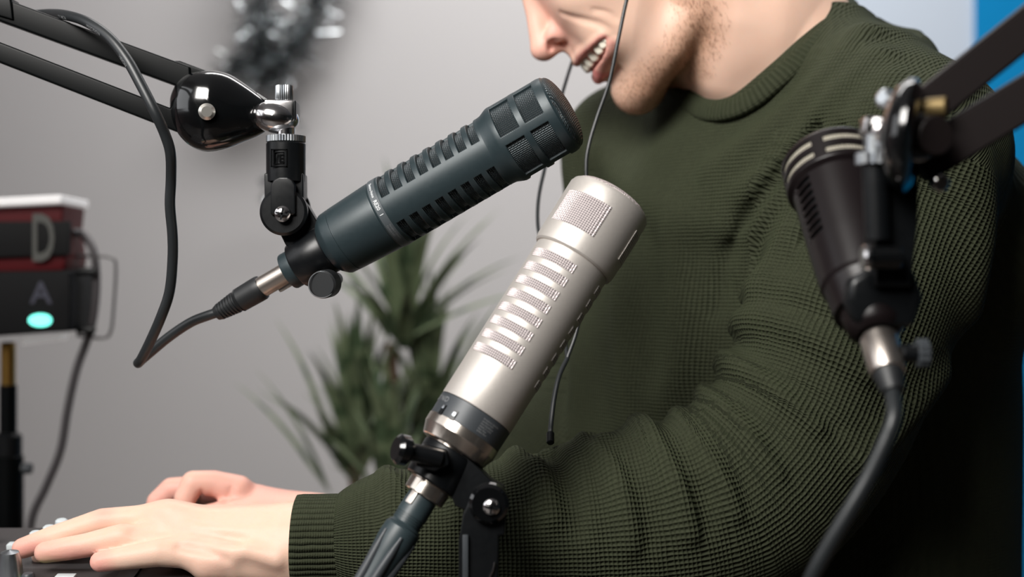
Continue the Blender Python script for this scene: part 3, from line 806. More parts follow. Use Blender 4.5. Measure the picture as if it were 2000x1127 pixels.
def knob(px, y, prof, m, name='knob', n=32):
    c = on_mixer(px, y); T = np.array(Matrix.Translation(Vector(c)) @ tilt)
    V, F = lathe(prof, T, n, closed=False); return mesh_obj(name, V, F, m, mx)
big = [(0, 1e-5), (0, .0075), (.002, .0078), (.003, .0072), (.010, .0064), (.0135, .0052), (.0145, 1e-5)]
tall = [(0, 1e-5), (0, .0052), (.012, .0046), (.0155, .0042), (.0165, .0030), (.0165, 1e-5)]
M['knob_pale'] = mat('pale_plastic', lin(205, 212, 214), 0.4)
knob(22, 0.915, [(z * 1.55, r * 1.1) for z, r in big], M['steel'])
knob(56, 0.905, [(0, 1e-5), (0, .006), (.004, .0062), (.005, .0045), (.009, .0042), (.0105, .003), (.0105, 1e-5)], M['band'])
knob(122, 1.0, tall, M['knob_pale']); knob(98, 0.985, tall, M['knob_pale']); knob(72, 0.975, [(z * 0.95, r) for z, r in tall], M['knob_pale'])
for px in (-25, 360, 470): knob(px, 0.99, tall, M['knob_pale'])
for iy, yy in enumerate((0.800, 0.828, 0.856)):
    for ix in range(9):
        c_ = (-0.49 + ix * 0.036); knob(1000 + c_ * FPX / yy, yy, [(z * 0.8, q * 0.9) for z, q in tall], M['knob_pale'] if (ix + iy) % 3 else M['band'], n=20)
def pad(px, y, sx, sy, sz, m, name):
    c = on_mixer(px, y); T = np.array(Matrix.Translation(Vector(c)) @ tilt)
    V, F = box(0, 0, sz / 2, sx, sy, sz, T, 0.0008); return mesh_obj(name, V, F, m, mx)
M['green_led'] = mat('green_lamp', lin(40, 200, 110), 0.3, emis=(lin(60, 255, 130), 1.6))
pad(73, 0.915, 0.007, 0.005, 0.0035, M['green_led'], 'lit_button')
pad(128, 0.915, 0.0125, 0.009, 0.0055, M['knob_pale'], 'button')
pad(30, 0.985, 0.010, 0.008, 0.004, M['knob_pale'], 'button')
pad(292, 0.895, 0.014, 0.010, 0.004, mat('teal_pad', lin(60, 130, 125), 0.4), 'button')
pad(250, 0.93, 0.012, 0.06, 0.002, M['black_plastic'], 'fader_slot')
pad(0, 0.90, 0.004, 0.05, 0.001, M['white_print'], 'scale_line')
pad(160, 0.90, 0.003, 0.03, 0.001, M['white_print'], 'scale_line')

# ------------------------------------------------------------------ LED light on a stand, left background
dl = 1.42
lt = thing('video_light', 'blurred red and black studio light with white top on a stand at the left edge', 'studio light', P(40, 520, dl))
M['red'] = mat('red_plastic', lin(78, 5, 12), 0.5, 0, 0.2); M['diff'] = mat('white_diffuser', lin(240, 238, 238), 0.5, emis=((1, 0.97, 0.95), 0.25))
V, F = prism([(-90, 398), (147, 386), (147, 402), (-90, 414)], dl, 0.045, bev=0.002); mesh_obj('diffuser', V, F, M['diff'], lt)
V, F = prism([(-90, 413), (146, 403), (141, 450), (150, 505), (146, 530), (-90, 540)], dl, 0.035, bev=0.003); rb_ = mesh_obj('red_housing', V, F, M['red'], lt)
V, F = prism([(-90, 434), (138, 432), (136, 498), (-90, 506)], dl - 0.036, 0.004, bev=0.001); pn = mesh_obj('black_panel', V, F, mat('panel_black', lin(12, 12, 13), 0.6, 0, 0.2), lt)
V, F = ptext('D', 0.066); bb = V.max(0); a = P(60, 508, dl - 0.0405)
wD = (105 - 60) * dl / FPX; hD = (508 - 420) * dl / FPX
mesh_obj('letter', [(a[0] + v[0] / bb[0] * wD, a[1] - 0.0003, a[2] + v[1] / bb[1] * hD) for v in V], F, mat('dull_grey_print', lin(82, 82, 78), 0.7), pn, smooth=False)
V, F = prism([(-90, 532), (160, 528), (163, 560), (160, 645), (110, 648), (-90, 662)], dl, 0.04, bev=0.003); bt = mesh_obj('battery', V, F, mat('battery_black', lin(8, 8, 10), 0.6, 0, 0.2), lt)
V, F = ptext('A', 0.03); a = P(60, 592, dl - 0.0405); mesh_obj('letter', [(a[0] + v[0], a[1] - 0.0004, a[2] + v[1]) for v in V], F, mat('faint_blue_grey_print', lin(58, 58, 72), 0.6), bt, smooth=False)
V, F = cyl(P(72, 625, dl - 0.040), P(72, 625, dl - 0.043), 0.009, 24, 0.001); V[:, 0] = (V[:, 0] - P(72, 625, dl)[0]) * 1.25 + P(72, 625, dl)[0]; V[:, 2] = (V[:, 2] - P(72, 625, dl)[2]) * 0.7 + P(72, 625, dl)[2]
mesh_obj('power_lamp', V, F, mat('teal_lamp', lin(120, 230, 215), 0.3, emis=(lin(110, 235, 215), 2.2)), bt)
V, F = prism([(50, 660), (110, 655), (128, 652), (124, 664), (52, 674)], dl, 0.012, bev=0.001); mesh_obj('white_tab', V, F, M['diff'], lt)
for yy in (530, 644):
    V, F = cyl(P(150, yy, dl - 0.01), P(186, yy, dl - 0.01), 0.004); mesh_obj('side_lug', V, F, M['black_plastic'], lt)
V, F, _ = sweep(catmull([P(*p) for p in ((150, 500, dl), (190, 500, dl), (215, 503, dl), (226, 518, dl), (222, 600, dl), (216, 648, dl), (200, 660, dl), (150, 655, dl))], 6), 0.0016, 8); mesh_obj('wire_bracket', V, F, mat('dull_wire', lin(110, 108, 108), 0.5, 0.5), lt)
ls = thing('light_stand', 'black light stand with brass spigot at the left edge', 'light stand', (P(16, 700, dl)[0], dl, 0))
bx_ = P(16, 700, dl)[0]
V, F = cyl(P(16, 756, dl), P(16, 668, dl), 0.0072, 24, 0.002); mesh_obj('brass_spigot', V, F, M['brass'], ls)
V, F = lathe([(0, 1e-5), (0, .004), (0.006, 0.0095), (0.017, 0.0095), (0.019, 1e-5)], frame(P(16, 700, dl), P(16, 600, dl)), 24, closed=False); 
V, F = cyl(P(16, 850, dl), P(16, 752, dl), 0.0085, 24); mesh_obj('inner_pole', V, F, M['black_metal'], ls)
V, F = cyl(P(16, 895, dl), P(16, 845, dl), 0.0135, 24, 0.003); mesh_obj('upper_collar', V, F, M['black_plastic'], ls)
V, F = cyl(np.array([bx_, dl, 0.35]), P(16, 890, dl), 0.0150, 24); mesh_obj('outer_pole', V, F, M['black_metal'], ls)
V, F = cyl(P(16, 915, dl), P(62, 915, dl), 0.0055, 20); mesh_obj('clamp_knob', V, F, M['band'], ls)
for a in (20, 140, 260):
    a = math.radians(a); V, F = cyl(np.array([bx_, dl, 0.36]), np.array([bx_ + 0.42 * math.cos(a), dl + 0.42 * math.sin(a), 0.012]), 0.010); mesh_obj('leg', V, F, M['black_metal'], ls)
lc = thing('power_cable', 'thin dark cable drooping from the studio light down the wall', 'cable', P(150, 455, dl))
V, F, UV = sweep(catmull([P(*p) for p in ((140, 455, dl), (160, 457, dl + .01), (182, 490, dl), (188, 560, dl), (178, 640, dl), (150, 720, dl), (132, 800, dl), (118, 880, dl), (90, 950, dl), (62, 1015, dl), (62, 1100, dl), (85, 1300, dl), (110, 2000, dl), (120, 2480, dl))], 6), 0.0042, 12)
mesh_obj('cable', V, F, mat('grey_cable', lin(72, 68, 70), 0.5), lc)

# ------------------------------------------------------------------ tinsel garland on the wall
rng = random.Random(5)
V = []; F = []
def strip(c, d, L, wd, nrm):
    d = d / np.linalg.norm(d); s_ = np.cross(d, nrm); s_ /= np.linalg.norm(s_) + 1e-9
    n = len(V); bend = np.array([rng.uniform(-1, 1) for _ in range(3)]) * L * 0.25
    tw = rng.uniform(-1.2, 1.2)
    for j in range(4):
        t = j / 3; p = c + d * L * t + bend * t * t
        s2 = s_ * math.cos(tw * t) + nrm * math.sin(tw * t)
        V.append(p - s2 * wd / 2); V.append(p + s2 * wd / 2)
    for j in range(3): F.append((n + 2 * j, n + 2 * j + 1, n + 2 * j + 3, n + 2 * j + 2))
tg = YW - 0.10
spines = [([(720, -260), (670, -120), (628, -20), (600, 50), (565, 100), (530, 140), (505, 170)], 0.050, 1500),
          ([(480, -260), (495, -100), (510, 0), (510, 70), (490, 120), (460, 145)], 0.052, 1300),
          ([(545, 120), (570, 190), (585, 250), (590, 310), (530, 345), (515, 360), (522, 400)], 0.012, 200)]
for pts_, rad, cnt in spines:
    sp = catmull([P(x, y, tg) for x, y in pts_], 12)
    for _ in range(cnt):
        i = rng.randrange(len(sp) - 1); c = sp[i] + (sp[i + 1] - sp[i]) * rng.random()
        a = rng.uniform(0, 2 * PI); b = rng.uniform(-0.8, 0.8)
        d = np.array([math.cos(a), math.sin(a) * 0.8, b])
        if c[1] + d[1] * rad > YW - 0.01: d[1] = -abs(d[1])
        nr = np.array([rng.gauss(0, 1) for _ in range(3)]); nr /= np.linalg.norm(nr)
        strip(c, d, rad * rng.uniform(0.5, 1.15), 0.0024, nr)
M['tinsel'] = mat('dark_silver_foil', lin(165, 170, 172), 0.10, 1.0, noise=(60, 0.4, 0.08))
mesh_obj('tinsel_garland', V, F, M['tinsel'], None, sharp=0)
o = bpy.data.objects['tinsel_garland']; tag(o, 'blurred silver tinsel garland hanging on the grey wall', 'garland')

# ------------------------------------------------------------------ potted dracaena
pl = thing('potted_plant', 'blurred green spiky-leaved potted plant in front of the grey wall', 'plant', (P(740, 700, 2.03)[0], 2.03, 0))
LV = []; LF = []; LI = []
def leaf(base, az, el0, el1, L, wd):
    n = len(LV); p = np.array(base, float); seg = 9
    side = np.array([-math.sin(az), math.cos(az), 0])
    for j in range(seg + 1):
        t = j / seg; el = el0 + (el1 - el0) * t ** 1.3
        d = np.array([math.cos(az) * math.cos(el), math.sin(az) * math.cos(el), math.sin(el)])
        if j: p = p + d * L / seg
        w_ = wd * (0.45 + 1.6 * t) * (1 - t) ** 0.75 if t < 1 else 0.0004
        w_ = wd * min(1, 0.5 + 2.2 * t) * max(0.02, (1 - t ** 2.2))
        up = np.cross(side, d)
        LV.append(p - side * w_ / 2 + up * w_ * 0.22); LV.append(p); LV.append(p + side * w_ / 2 + up * w_ * 0.22)
    for j in range(seg):
        a = n + 3 * j
        LF.append((a, a + 1, a + 4, a + 3)); LF.append((a + 1, a + 2, a + 5, a + 4)); v = rng.choice((0, 0, 1)); LI.extend([v, v])
def crown(px, py, d, n, L, wd, e_lo=-10, e_hi=85, stem=0.1):
    c = P(px, py, d)
    for i in range(n):
        t = i / n; az = i * 2.39996 + rng.uniform(-.2, .2)
        el = math.radians(e_lo + (e_hi - e_lo) * (1 - t) + rng.uniform(-6, 6))
        b = c + np.array([0, 0, stem * (0.5 - t)])
        leaf(b, az, min(PI / 2 - .02, el + 0.25), el - 0.5 * (1 - abs(math.sin(el)) * 0.6) - 0.1 * rng.random(), L * rng.uniform(.75, 1.1), wd)
crown(790, 650, 2.05, 24, 0.23, 0.024, 25, 89, 0.05)
crown(695, 880, 2.00, 34, 0.175, 0.026, 40, 89, 0.10)
crown(835, 830, 2.08, 34, 0.175, 0.026, 35, 88, 0.10)
crown(760, 960, 1.93, 22, 0.16, 0.024, 40, 85, 0.08)
# a few long leaves that read individually
for (x0, y0, d0, az, el, L) in ((775, 640, 2.04, 2.7, 1.25, .17), (760, 660, 2.01, 3.0, 1.0, .16), (820, 600, 2.05, 0.2, 0.95, .16), (820, 620, 2.06, -0.2, 0.60, .15), (810, 650, 2.01, 0.0, 0.40, .16), (790, 560, 2.05, 0.3, 1.35, .17), (770, 560, 2.06, 1.9, 1.5, .15),
                                (640, 950, 1.99, 3.1, 0.9, .17), (660, 900, 1.99, 2.9, 1.2, .19), (645, 960, 1.94, 3.3, 1.1, .17), (880, 760, 2.06, 0.3, 1.1, .13)):
    leaf(P(x0, y0, d0), az, el + 0.15, el - 0.3, L * 1.17, 0.025)
M['leaf'] = mat('leaf_green', lin(104, 116, 88), 0.4, noise=(30, 0.3, 0.05)); M['leaf2'] = mat('leaf_green_dark', lin(68, 84, 60), 0.4, noise=(30, 0.3, 0.05))
mesh_obj('foliage', LV, LF, [M['leaf'], M['leaf2']], pl, mi=LI, sharp=0)
M['bark'] = mat('bark', lin(92, 74, 56), 0.8, bump=(80, 0.5, 0.003))
for (px, py, d, bx2) in ((765, 670, 2.05, 0.0), (690, 890, 2.00, -0.02), (820, 850, 2.08, 0.02)):
    top = P(px, py, d); b0 = np.array([P(740, 700, 2.03)[0] + bx2, 2.03, 0.30])
    V, F, UV = sweep(catmull([b0, b0 * 0.5 + top * 0.5 + np.array([0.01, 0, 0]), top], 8), np.linspace(0.016, 0.009, 17), 12); mesh_obj('trunk', V, F, M['bark'], pl)
V, F = lathe([(0, 1e-5), (0, .10), (.01, .105), (.28, .135), (.30, .138), (.30, .128), (.285, .126)], frame((P(740, 700, 2.03)[0], 2.03, 0), (P(740, 700, 2.03)[0], 2.03, 1)), 64, closed=False); mesh_obj('pot', V, F, mat('grey_pot', lin(90, 90, 92), 0.6), pl)
V, F = lathe([(.27, 1e-5), (.272, .127)], frame((P(740, 700, 2.03)[0], 2.03, 0), (P(740, 700, 2.03)[0], 2.03, 1)), 48, closed=False); mesh_obj('soil', V, F, mat('soil', lin(50, 38, 30), 0.95), pl)
# ------------------------------------------------------------------ implicit-surface sculpting
BIG = 0.075
FAR2 = 0.072 ** 2
class Tube:
    def __init__(s, pts, rs, flat=None):
        s.p = np.array(pts, float); s.r = np.array(rs, float) if not np.isscalar(rs) else np.full(len(s.p), rs, float)
        s.lo = (s.p - s.r[:, None]).min(0); s.hi = (s.p + s.r[:, None]).max(0)
    def __call__(s, Q):
        d = None; lo = Q.min(0); hi = Q.max(0)
        for i in range(len(s.p) - 1):
            a, b = s.p[i], s.p[i + 1]; rm = max(s.r[i], s.r[i + 1])
            gap = np.maximum(np.maximum(np.minimum(a, b) - rm - hi, lo - np.maximum(a, b) - rm), 0)
            if gap.dot(gap) > FAR2: continue
            ab = b - a; L2 = ab.dot(ab) + 1e-12; q = Q - a
            t = np.minimum(np.maximum(q @ (ab / L2), 0), 1)
            q -= t[:, None] * ab
            dd = np.sqrt(np.einsum('ij,ij->i', q, q)) - (s.r[i] + (s.r[i + 1] - s.r[i]) * t)
            d = dd if d is None else np.minimum(d, dd)
        return np.full(len(Q), BIG) if d is None else d
class Ell:
    def __init__(s, c, rad, R=None):
        s.c = np.array(c, float); s.rad = np.array(rad, float); s.R = np.eye(3) if R is None else np.array(R, float)
        m = s.rad.max(); s.lo = s.c - m; s.hi = s.c + m
    def __call__(s, Q):
        q = (Q - s.c) @ s.R.T            # rows of R are the local axes
        q = q / s.rad; k0 = np.sqrt(np.einsum('ij,ij->i', q, q)) + 1e-9; q = q / s.rad; k1 = np.sqrt(np.einsum('ij,ij->i', q, q)) + 1e-9
        return k0 * (k0 - 1) / k1
class Fn:
    def __init__(s, f, lo, hi): s.f = f; s.lo = np.array(lo, float); s.hi = np.array(hi, float)
    def __call__(s, Q): return s.f(Q)
class Field:
    def __init__(s): s.ops = []
    def u(s, p, k=0.004): s.ops.append(('u', p, k)); return s
    def sub(s, p, k=0.003): s.ops.append(('s', p, k)); return s
    def cut(s, p, k=0.001): s.ops.append(('i', p, k)); return s
    def __call__(s, Q):
        lo = Q.min(0); hi = Q.max(0); d = np.full(len(Q), BIG)
        for op, p, k in s.ops:
            gap = np.maximum(np.maximum(p.lo - hi, lo - p.hi), 0)
            if op != 'i' and gap.dot(gap) > max(0.034, k + 0.012 if op == 'u' else 0.034) ** 2: continue
            e = p(Q)
            if op == 'u':
                h = np.clip(0.5 + 0.5 * (d - e) / k, 0, 1); d = d + (e - d) * h - k * h * (1 - h)
            elif op == 's':
                h = np.clip(0.5 - 0.5 * (d + e) / k, 0, 1); d = d * (1 - h) - e * h + k * h * (1 - h)
            else:
                h = np.clip(0.5 - 0.5 * (d - e) / k, 0, 1); d = d * (1 - h) + e * h + k * h * (1 - h)
        return d
def ray_hit(f, x, y, d0, d1, n=160):
    """depth at which the view ray through photo pixel (x, y) enters the field"""
    ds = np.linspace(d0, d1, n); Q = np.array([P(x, y, d) for d in ds]); v = f(Q)
    i = np.argmax(v < 0)
    if v[i] >= 0: return None
    if i == 0: return ds[0]
    return ds[i - 1] + (ds[i] - ds[i - 1]) * v[i - 1] / (v[i - 1] - v[i])

def isosurf(f, lo, hi, h, B=8, slack=1.5):
    lo = np.array(lo, float); hi = np.array(hi, float)
    nb = np.ceil((hi - lo) / (B * h)).astype(int)
    gi, gj, gk = np.meshgrid(*[np.arange(n) for n in nb], indexing='ij')
    blocks = np.stack([gi.ravel(), gj.ravel(), gk.ravel()], 1)
    cen = lo + (blocks + 0.5) * B * h
    keep = np.zeros(len(blocks), bool)
    key = ((blocks[:, 0] // 4) * 1000 + blocks[:, 1] // 4) * 1000 + blocks[:, 2] // 4
    blocks = blocks[np.argsort(key, kind='stable')]; cen = lo + (blocks + 0.5) * B * h
    S = 64
    for i in range(0, len(blocks), S):
        keep[i:i + S] = np.abs(f(cen[i:i + S])) < min(B * h * 0.87 * slack, 0.033)
    blocks = blocks[keep]
    ar = np.arange(B + 1)
    oi, oj, ok = np.meshgrid(ar, ar, ar, indexing='ij'); off = np.stack([oi.ravel(), oj.ravel(), ok.ravel()], 1)
    NY = (nb[1] + 2) * B; NZ = (nb[2] + 2) * B
    keys = []; verts = []; edges = []
    CH = 32
    cube = np.array([(a, b, c) for a in (0, 1) for b in (0, 1) for c in (0, 1)])
    for i in range(0, len(blocks), CH):
        bl = blocks[i:i + CH]
        G = bl[:, None, :] * B + off[None]
        v = f(lo + G.reshape(-1, 3) * h).reshape(len(bl), B + 1, B + 1, B + 1)
        c = [v[:, a:a + B, b:b + B, e:e + B] for a, b, e in cube]
        neg = sum((q < 0).astype(np.int8) for q in c)
        act = (neg > 0) & (neg < 8)
        idx = np.argwhere(act)
        if not len(idx): continue
        cv = np.stack([q[act] for q in c], 1)
        base = bl[idx[:, 0]] * B + idx[:, 1:]
        acc = np.zeros((len(idx), 3)); cnt = np.zeros(len(idx))
        for a in range(8):
            for b in range(a + 1, 8):
                if np.abs(cube[a] - cube[b]).sum() != 1: continue
                va, vb = cv[:, a], cv[:, b]; m = (va < 0) != (vb < 0)
                t = np.where(m, va / np.where(m, va - vb, 1), 0)
                pos = cube[a] + (cube[b] - cube[a]) * t[:, None]
                acc[m] += pos[m]; cnt[m] += 1
        verts.append(lo + (base + acc / cnt[:, None]) * h)
        keys.append((base[:, 0] * NY + base[:, 1]) * NZ + base[:, 2])
        edges.append(np.stack([cv[:, 0] < 0, cv[:, 4] < 0, cv[:, 2] < 0, cv[:, 1] < 0], 1))
    K = np.concatenate(keys); Vv = np.concatenate(verts); E = np.concatenate(edges)
    o = np.argsort(K); K = K[o]; Vv = Vv[o]; E = E[o]
    st = {0: NY * NZ, 1: NZ, 2: 1}; quads = []
    for ax_ in range(3):
        m = E[:, 0] != E[:, ax_ + 1]
        a1, a2 = [(1, 2), (2, 0), (0, 1)][ax_]
        k0 = K[m]; ks = [k0, k0 - st[a1], k0 - st[a1] - st[a2], k0 - st[a2]]
        ids = []; ok_ = np.ones(len(k0), bool)
        for k in ks:
            j = np.searchsorted(K, k); j = np.minimum(j, len(K) - 1); ok_ &= K[j] == k; ids.append(j)
        q = np.stack(ids, 1); inside0 = E[m, 0]
        q = np.where(inside0[:, None], q, q[:, ::-1])
        quads.append(q[ok_])
    return Vv, np.concatenate(quads)
# ------------------------------------------------------------------ the person
import time as _time
_t0 = _time.time()
DS = 1.10                                     # depth of the middle plane of the head
SH = DS / FPX                                 # metres per pixel there
FV = np.array([-.788, 0, -.616]); UV_ = np.array([-.616, 0, .788]); WV = np.array([0, -1.0, 0])
H0 = P(1100, 97, DS)
def H(F_, U_, W_=0.0): return H0 + (F_ * FV + U_ * UV_ + W_ * WV) / 1000.0
def HX(x, y, W_=0.0):  return P(x, y, DS) + WV * W_ / 1000.0
RH = np.stack([FV, UV_, WV])
def hell(F_, U_, W_, a, b, c): return Ell(H(F_, U_, W_), np.array([a, b, c]) / 1000, RH)
def rotR(deg, R=RH):      # rotate local axes in the F-U plane
    a = math.radians(deg); return np.stack([R[0] * math.cos(a) + R[1] * math.sin(a), -R[0] * math.sin(a) + R[1] * math.cos(a), R[2]])
body = Field()
mm = 0.001
# skull and face masses
body.u(hell(-101, 72, 0, 93, 80, 75), 0.02)
body.u(hell(-55, 12, 0, 51, 72, 60), 0.02)
body.u(hell(-62, -30, 0, 40, 34, 48), 0.02)
for s_ in (1, -1):
    body.u(Tube([H(-28, -59, s_ * 2), H(-32, -60, s_ * 16), H(-60, -53, s_ * 40), H(-90, -42, s_ * 52), H(-100, -10, s_ * 60), H(-104, 20, s_ * 64)], np.array([15, 14, 13, 12, 11, 9]) * mm), 0.018)
    body.u(hell(-36, 22, s_ * 36, 22, 20, 20), 0.02)          # smiling cheek
    body.u(hell(-30, -12, s_ * 34, 16, 18, 14), 0.015)
body.u(hell(-23, -16, 0, 19, 17, 28), 0.012)                  # maxilla / muzzle
body.u(hell(-29, -36, 0, 18, 12, 24), 0.010)
body.u(Ell(H(-23.5, -60.5, 0), np.array([13.5, 14, 17]) * mm, RH), 0.010)     # chin
body.u(Tube([H(-20, 78, -24), H(-14, 80, 0), H(-20, 78, 24)], 9 * mm), 0.015)     # brow
# eye sockets
for s_ in (1, -1): body.sub(hell(-10, 62, s_ * 31, 12, 9, 14), 0.012)
for s_ in (1, -1): body.u(hell(-21, 60, s_ * 31, 13, 11, 14), 0.006)
# nose
body.u(Tube([H(-14, 74), H(-7, 52), H(0.5, 34), H(8.5, 18), H(11.5, 11)], np.array([8, 6.8, 7.4, 8.4, 8.6]) * mm), 0.008)
body.u(hell(11.0, 10.2, 0, 10.2, 9.0, 9.6), 0.004)
for s_ in (1, -1):
    body.u(Ell(H(-3.5, 12.5, s_ * 11.5), np.array([10.5, 8.2, 6.0]) * mm, rotR(-12)), 0.0045)
body.u(Tube([H(12, 6.0), H(5, 4.0), H(-3, 2.5)], np.array([4.6, 3.8, 4.0]) * mm), 0.004)
for s_ in (1, -1):
    # crease behind the wing of the nose
    body.sub(Tube([HX(1096, 26, s_ * 17), HX(1110, 36, s_ * 19), HX(1114, 52, s_ * 19), HX(1110, 68, s_ * 15)], np.array([0.8, 1.3, 1.4, 0.8]) * mm), 0.005)
# lips and mouth, laid on the surface built so far
def proj(f, pts, push=0.0, n=5, lo=DS - 0.10, hi=DS + 0.01, hint=0):
    """dense points of a photo-space curve dropped onto the near surface"""
    c = catmull([np.array([x, y, w_]) for x, y, w_ in [(p if len(p) == 3 else (*p, hint)) for p in pts]], n); out = []
    for x, y, w_ in c:
        d = ray_hit(f, x, y, lo, hi)
        if d is None: d = DS - w_ * mm
        out.append(P(x, y, d + push))
    # even out depth jumps
    out = np.array(out)
    for _ in range(3): out[1:-1, 1] = (out[:-2, 1] + 2 * out[1:-1, 1] + out[2:, 1]) / 4
    return out
def mirror(pts): pts = np.array(pts).copy(); pts[:, 1] = 2 * DS - pts[:, 1]; return pts
def taper(n, rs): return np.interp(np.linspace(0, 1, n), np.linspace(0, 1, len(rs)), rs) * mm
def both(op, pts, rs, k):
    pts = np.array(pts)
    for q in (pts, mirror(pts)): (body.u if op == 'u' else body.sub)(Tube(q, taper(len(pts), rs)), k)
body.u(Tube([HX(1119, 97, 0), HX(1127, 109, 0)], np.array([5, 4.5]) * mm), 0.006)
mz = Field(); mz.ops = list(body.ops)
nst = proj(mz, [(1072, 97, 6), (1073, 87, 9), (1081, 80, 12), (1092, 78, 13)], 0.0006)
both('s', nst, [1.0, 2.0, 1.9, 0.8], 0.0016)
both('s', nst[4:12] + np.array([.0015, .003, -.002]), [2.0, 2.2, 1.8], 0.002)
UL = [(1127, 118, 0), (1130, 115, 6), (1134, 106, 14), (1150, 92, 21), (1166, 78, 27), (1180, 67, 31)]
LLp = [(1173, 144, 0), (1174, 141, 8), (1174, 131, 16), (1182, 115, 22), (1189, 98, 27), (1192, 82, 31)]
MO = [(1140, 131, 0), (1146, 124, 9), (1155, 112, 17), (1165, 99, 23), (1175, 86, 28), (1184, 74, 32)]
ulp = proj(mz, UL, 0.0012); llp = proj(mz, LLp, 0.0022); mop = proj(mz, MO, -0.0005)
both('u', ulp, [3.2, 3.2, 3.2, 2.6, 2.2, 1.4], 0.004)
both('u', llp, [5.6, 5.6, 5.2, 4.4, 3.2, 1.8], 0.005)
both('s', mop, [4.6, 4.5, 4.2, 3.9, 3.0, 1.0], 0.0014)
both('s', mop + np.array([.0025, .005, -.0015]), [4.2, 4.2, 4.4, 4.4, 3.5, 1.0], 0.0014)
# fold under the lower lip
body.sub(Tube([HX(1187, 163, -12), HX(1184, 164, 0), HX(1190, 158, 12), HX(1203, 143, 24)], np.array([1.0, 2.2, 1.8, 0.8]) * mm), 0.008)
# neck
body.u(Tube([P(1375, -50, 1.10), P(1452, 60, 1.10), P(1500, 130, 1.115)], np.array([56, 57, 56]) * mm), 0.012)
body.u(Tube([P(1392, -70, 1.055), P(1420, 40, 1.052), P(1416, 150, 1.075)], np.array([13, 11, 9]) * mm), 0.022)   # neck muscle
body.u(Tube([P(1500, 90, 1.11), P(1578, 100, 1.11), P(1770, 310, 1.03)], np.array([46, 42, 36]) * mm), 0.05)
body.u(Tube([P(1490, 130, 1.15), P(1350, 220, 1.21), P(1260, 290, 1.24)], np.array([40, 34, 38]) * mm), 0.05)
face_only = Field(); face_only.ops = list(body.ops)
def crease(pts, r, k, w_hint, push=0.0):
    out = proj(face_only, [(x, y, w_hint) for x, y in pts], push)
    both('s', out, [r * .3 / mm, r / mm, r / mm, r * .3 / mm], k)
crease([(1096, 27), (1120, 35), (1145, 41), (1172, 48), (1190, 59), (1199, 70)], 0.8 * mm, 0.005, 25, -.0002)
crease([(1160, 20), (1178, 22), (1192, 28), (1203, 37)], 0.4 * mm, 0.004, 30, -.0002)
# ears
for s_ in (1, -1):
    body.u(Ell(H(-104, 22, s_ * 74), np.array([17, 29, 5]) * mm, rotR(-12)), 0.006)
    body.sub(Ell(H(-101, 24, s_ * 79), np.array([10, 19, 5]) * mm, rotR(-12)), 0.004)
    body.u(Ell(H(-97, 18, s_ * 76), np.array([4, 6, 4]) * mm, RH), 0.003)
# trunk inside the sweater
body.u(Tube([P(1500, 400, 1.16), P(1500, 600, 1.19), P(1500, 1000, 1.20), np.array([.225, 1.2, .66]), np.array([.26, 1.2, .56])], np.array([78, 95, 100, 105, 120]) * mm), 0.05)
body.u(Tube([P(1760, 330, 1.01), P(1600, 380, 1.10), P(1300, 380, 1.22)], np.array([42, 66, 50]) * mm), 0.05)
# near arm
NA = [(1790, 330, 1.0), (1680, 600, .985), (1480, 1000, .962), (1300, 1062, .955), (1000, 1062, .948), (720, 1060, .942), (600, 1060, .940)]
body.u(Tube([P(*p) for p in NA], np.array([48, 46, 40, 42, 38, 27, 24]) * mm), 0.03)
# far arm
FA = [(1230, 330, 1.23), (1200, 640, 1.235), (1085, 930, 1.19), (950, 1000, 1.16), (800, 1050, 1.115), (640, 1045, 1.065), (600, 1030, 1.055)]
body.u(Tube([P(*p) for p in FA], np.array([38, 36, 34, 32, 28, 24, 22]) * mm), 0.02)

# ---- near (left) hand, palm down on the mixer, back of the hand towards the camera
hd = lambda pts, rs, k=0.003: body.u(Tube([P(*p) for p in pts], np.array(rs) * mm), k)
hd([(640, 1055, .948), (560, 1052, .948), (430, 1040, .950), (330, 1022, .953)], [24, 23.5, 18.5, 12.5], 0.010)
hd([(640, 1072, .936), (560, 1080, .934), (470, 1092, .930), (410, 1100, .926)], [24, 22, 17, 12], 0.012)
hd([(560, 1065, .942), (450, 1070, .942), (360, 1062, .942)], [22, 17, 12], 0.012)
hd([(560, 1068, .955), (440, 1048, .968), (340, 1035, .975)], [18, 15, 12], 0.012)
hd([(520, 1120, .95), (430, 1125, .955), (360, 1112, .962)], [16, 16, 11], 0.012)     # palm pad
mid_f = [(330, 1014, .951), (262, 1014, .950), (200, 1019, .948), (140, 1038, .946), (98, 1052, .945), (44, 1071, .944)]
hd(mid_f, [10.5, 9.0, 8.9, 8.1, 7.9, 6.9], 0.0035)
ring_f = [(360, 1064, .936), (290, 1051, .934), (235, 1050, .932), (170, 1065, .931), (135, 1071, .930), (88, 1079, .930)]
hd(ring_f, [10, 8.8, 8.9, 8.0, 7.7, 7.0], 0.0030)
pink_f = [(420, 1100, .926), (360, 1084, .922), (310, 1080, .920), (255, 1089, .919), (196, 1097, .919)]
hd(pink_f, [10, 8.6, 8.8, 7.6, 6.7], 0.0030)
ind_f = [(340, 1034, .974), (250, 1040, .974), (180, 1050, .970), (120, 1068, .966), (82, 1086, .962)]
hd(ind_f, [10, 8.8, 8.6, 7.8, 6.8], 0.003)
hd([(440, 1120, .962), (370, 1132, .960), (318, 1132, .955), (281, 1126, .948)], [12, 10.5, 9.5, 7.6], 0.006)   # thumb tucked below
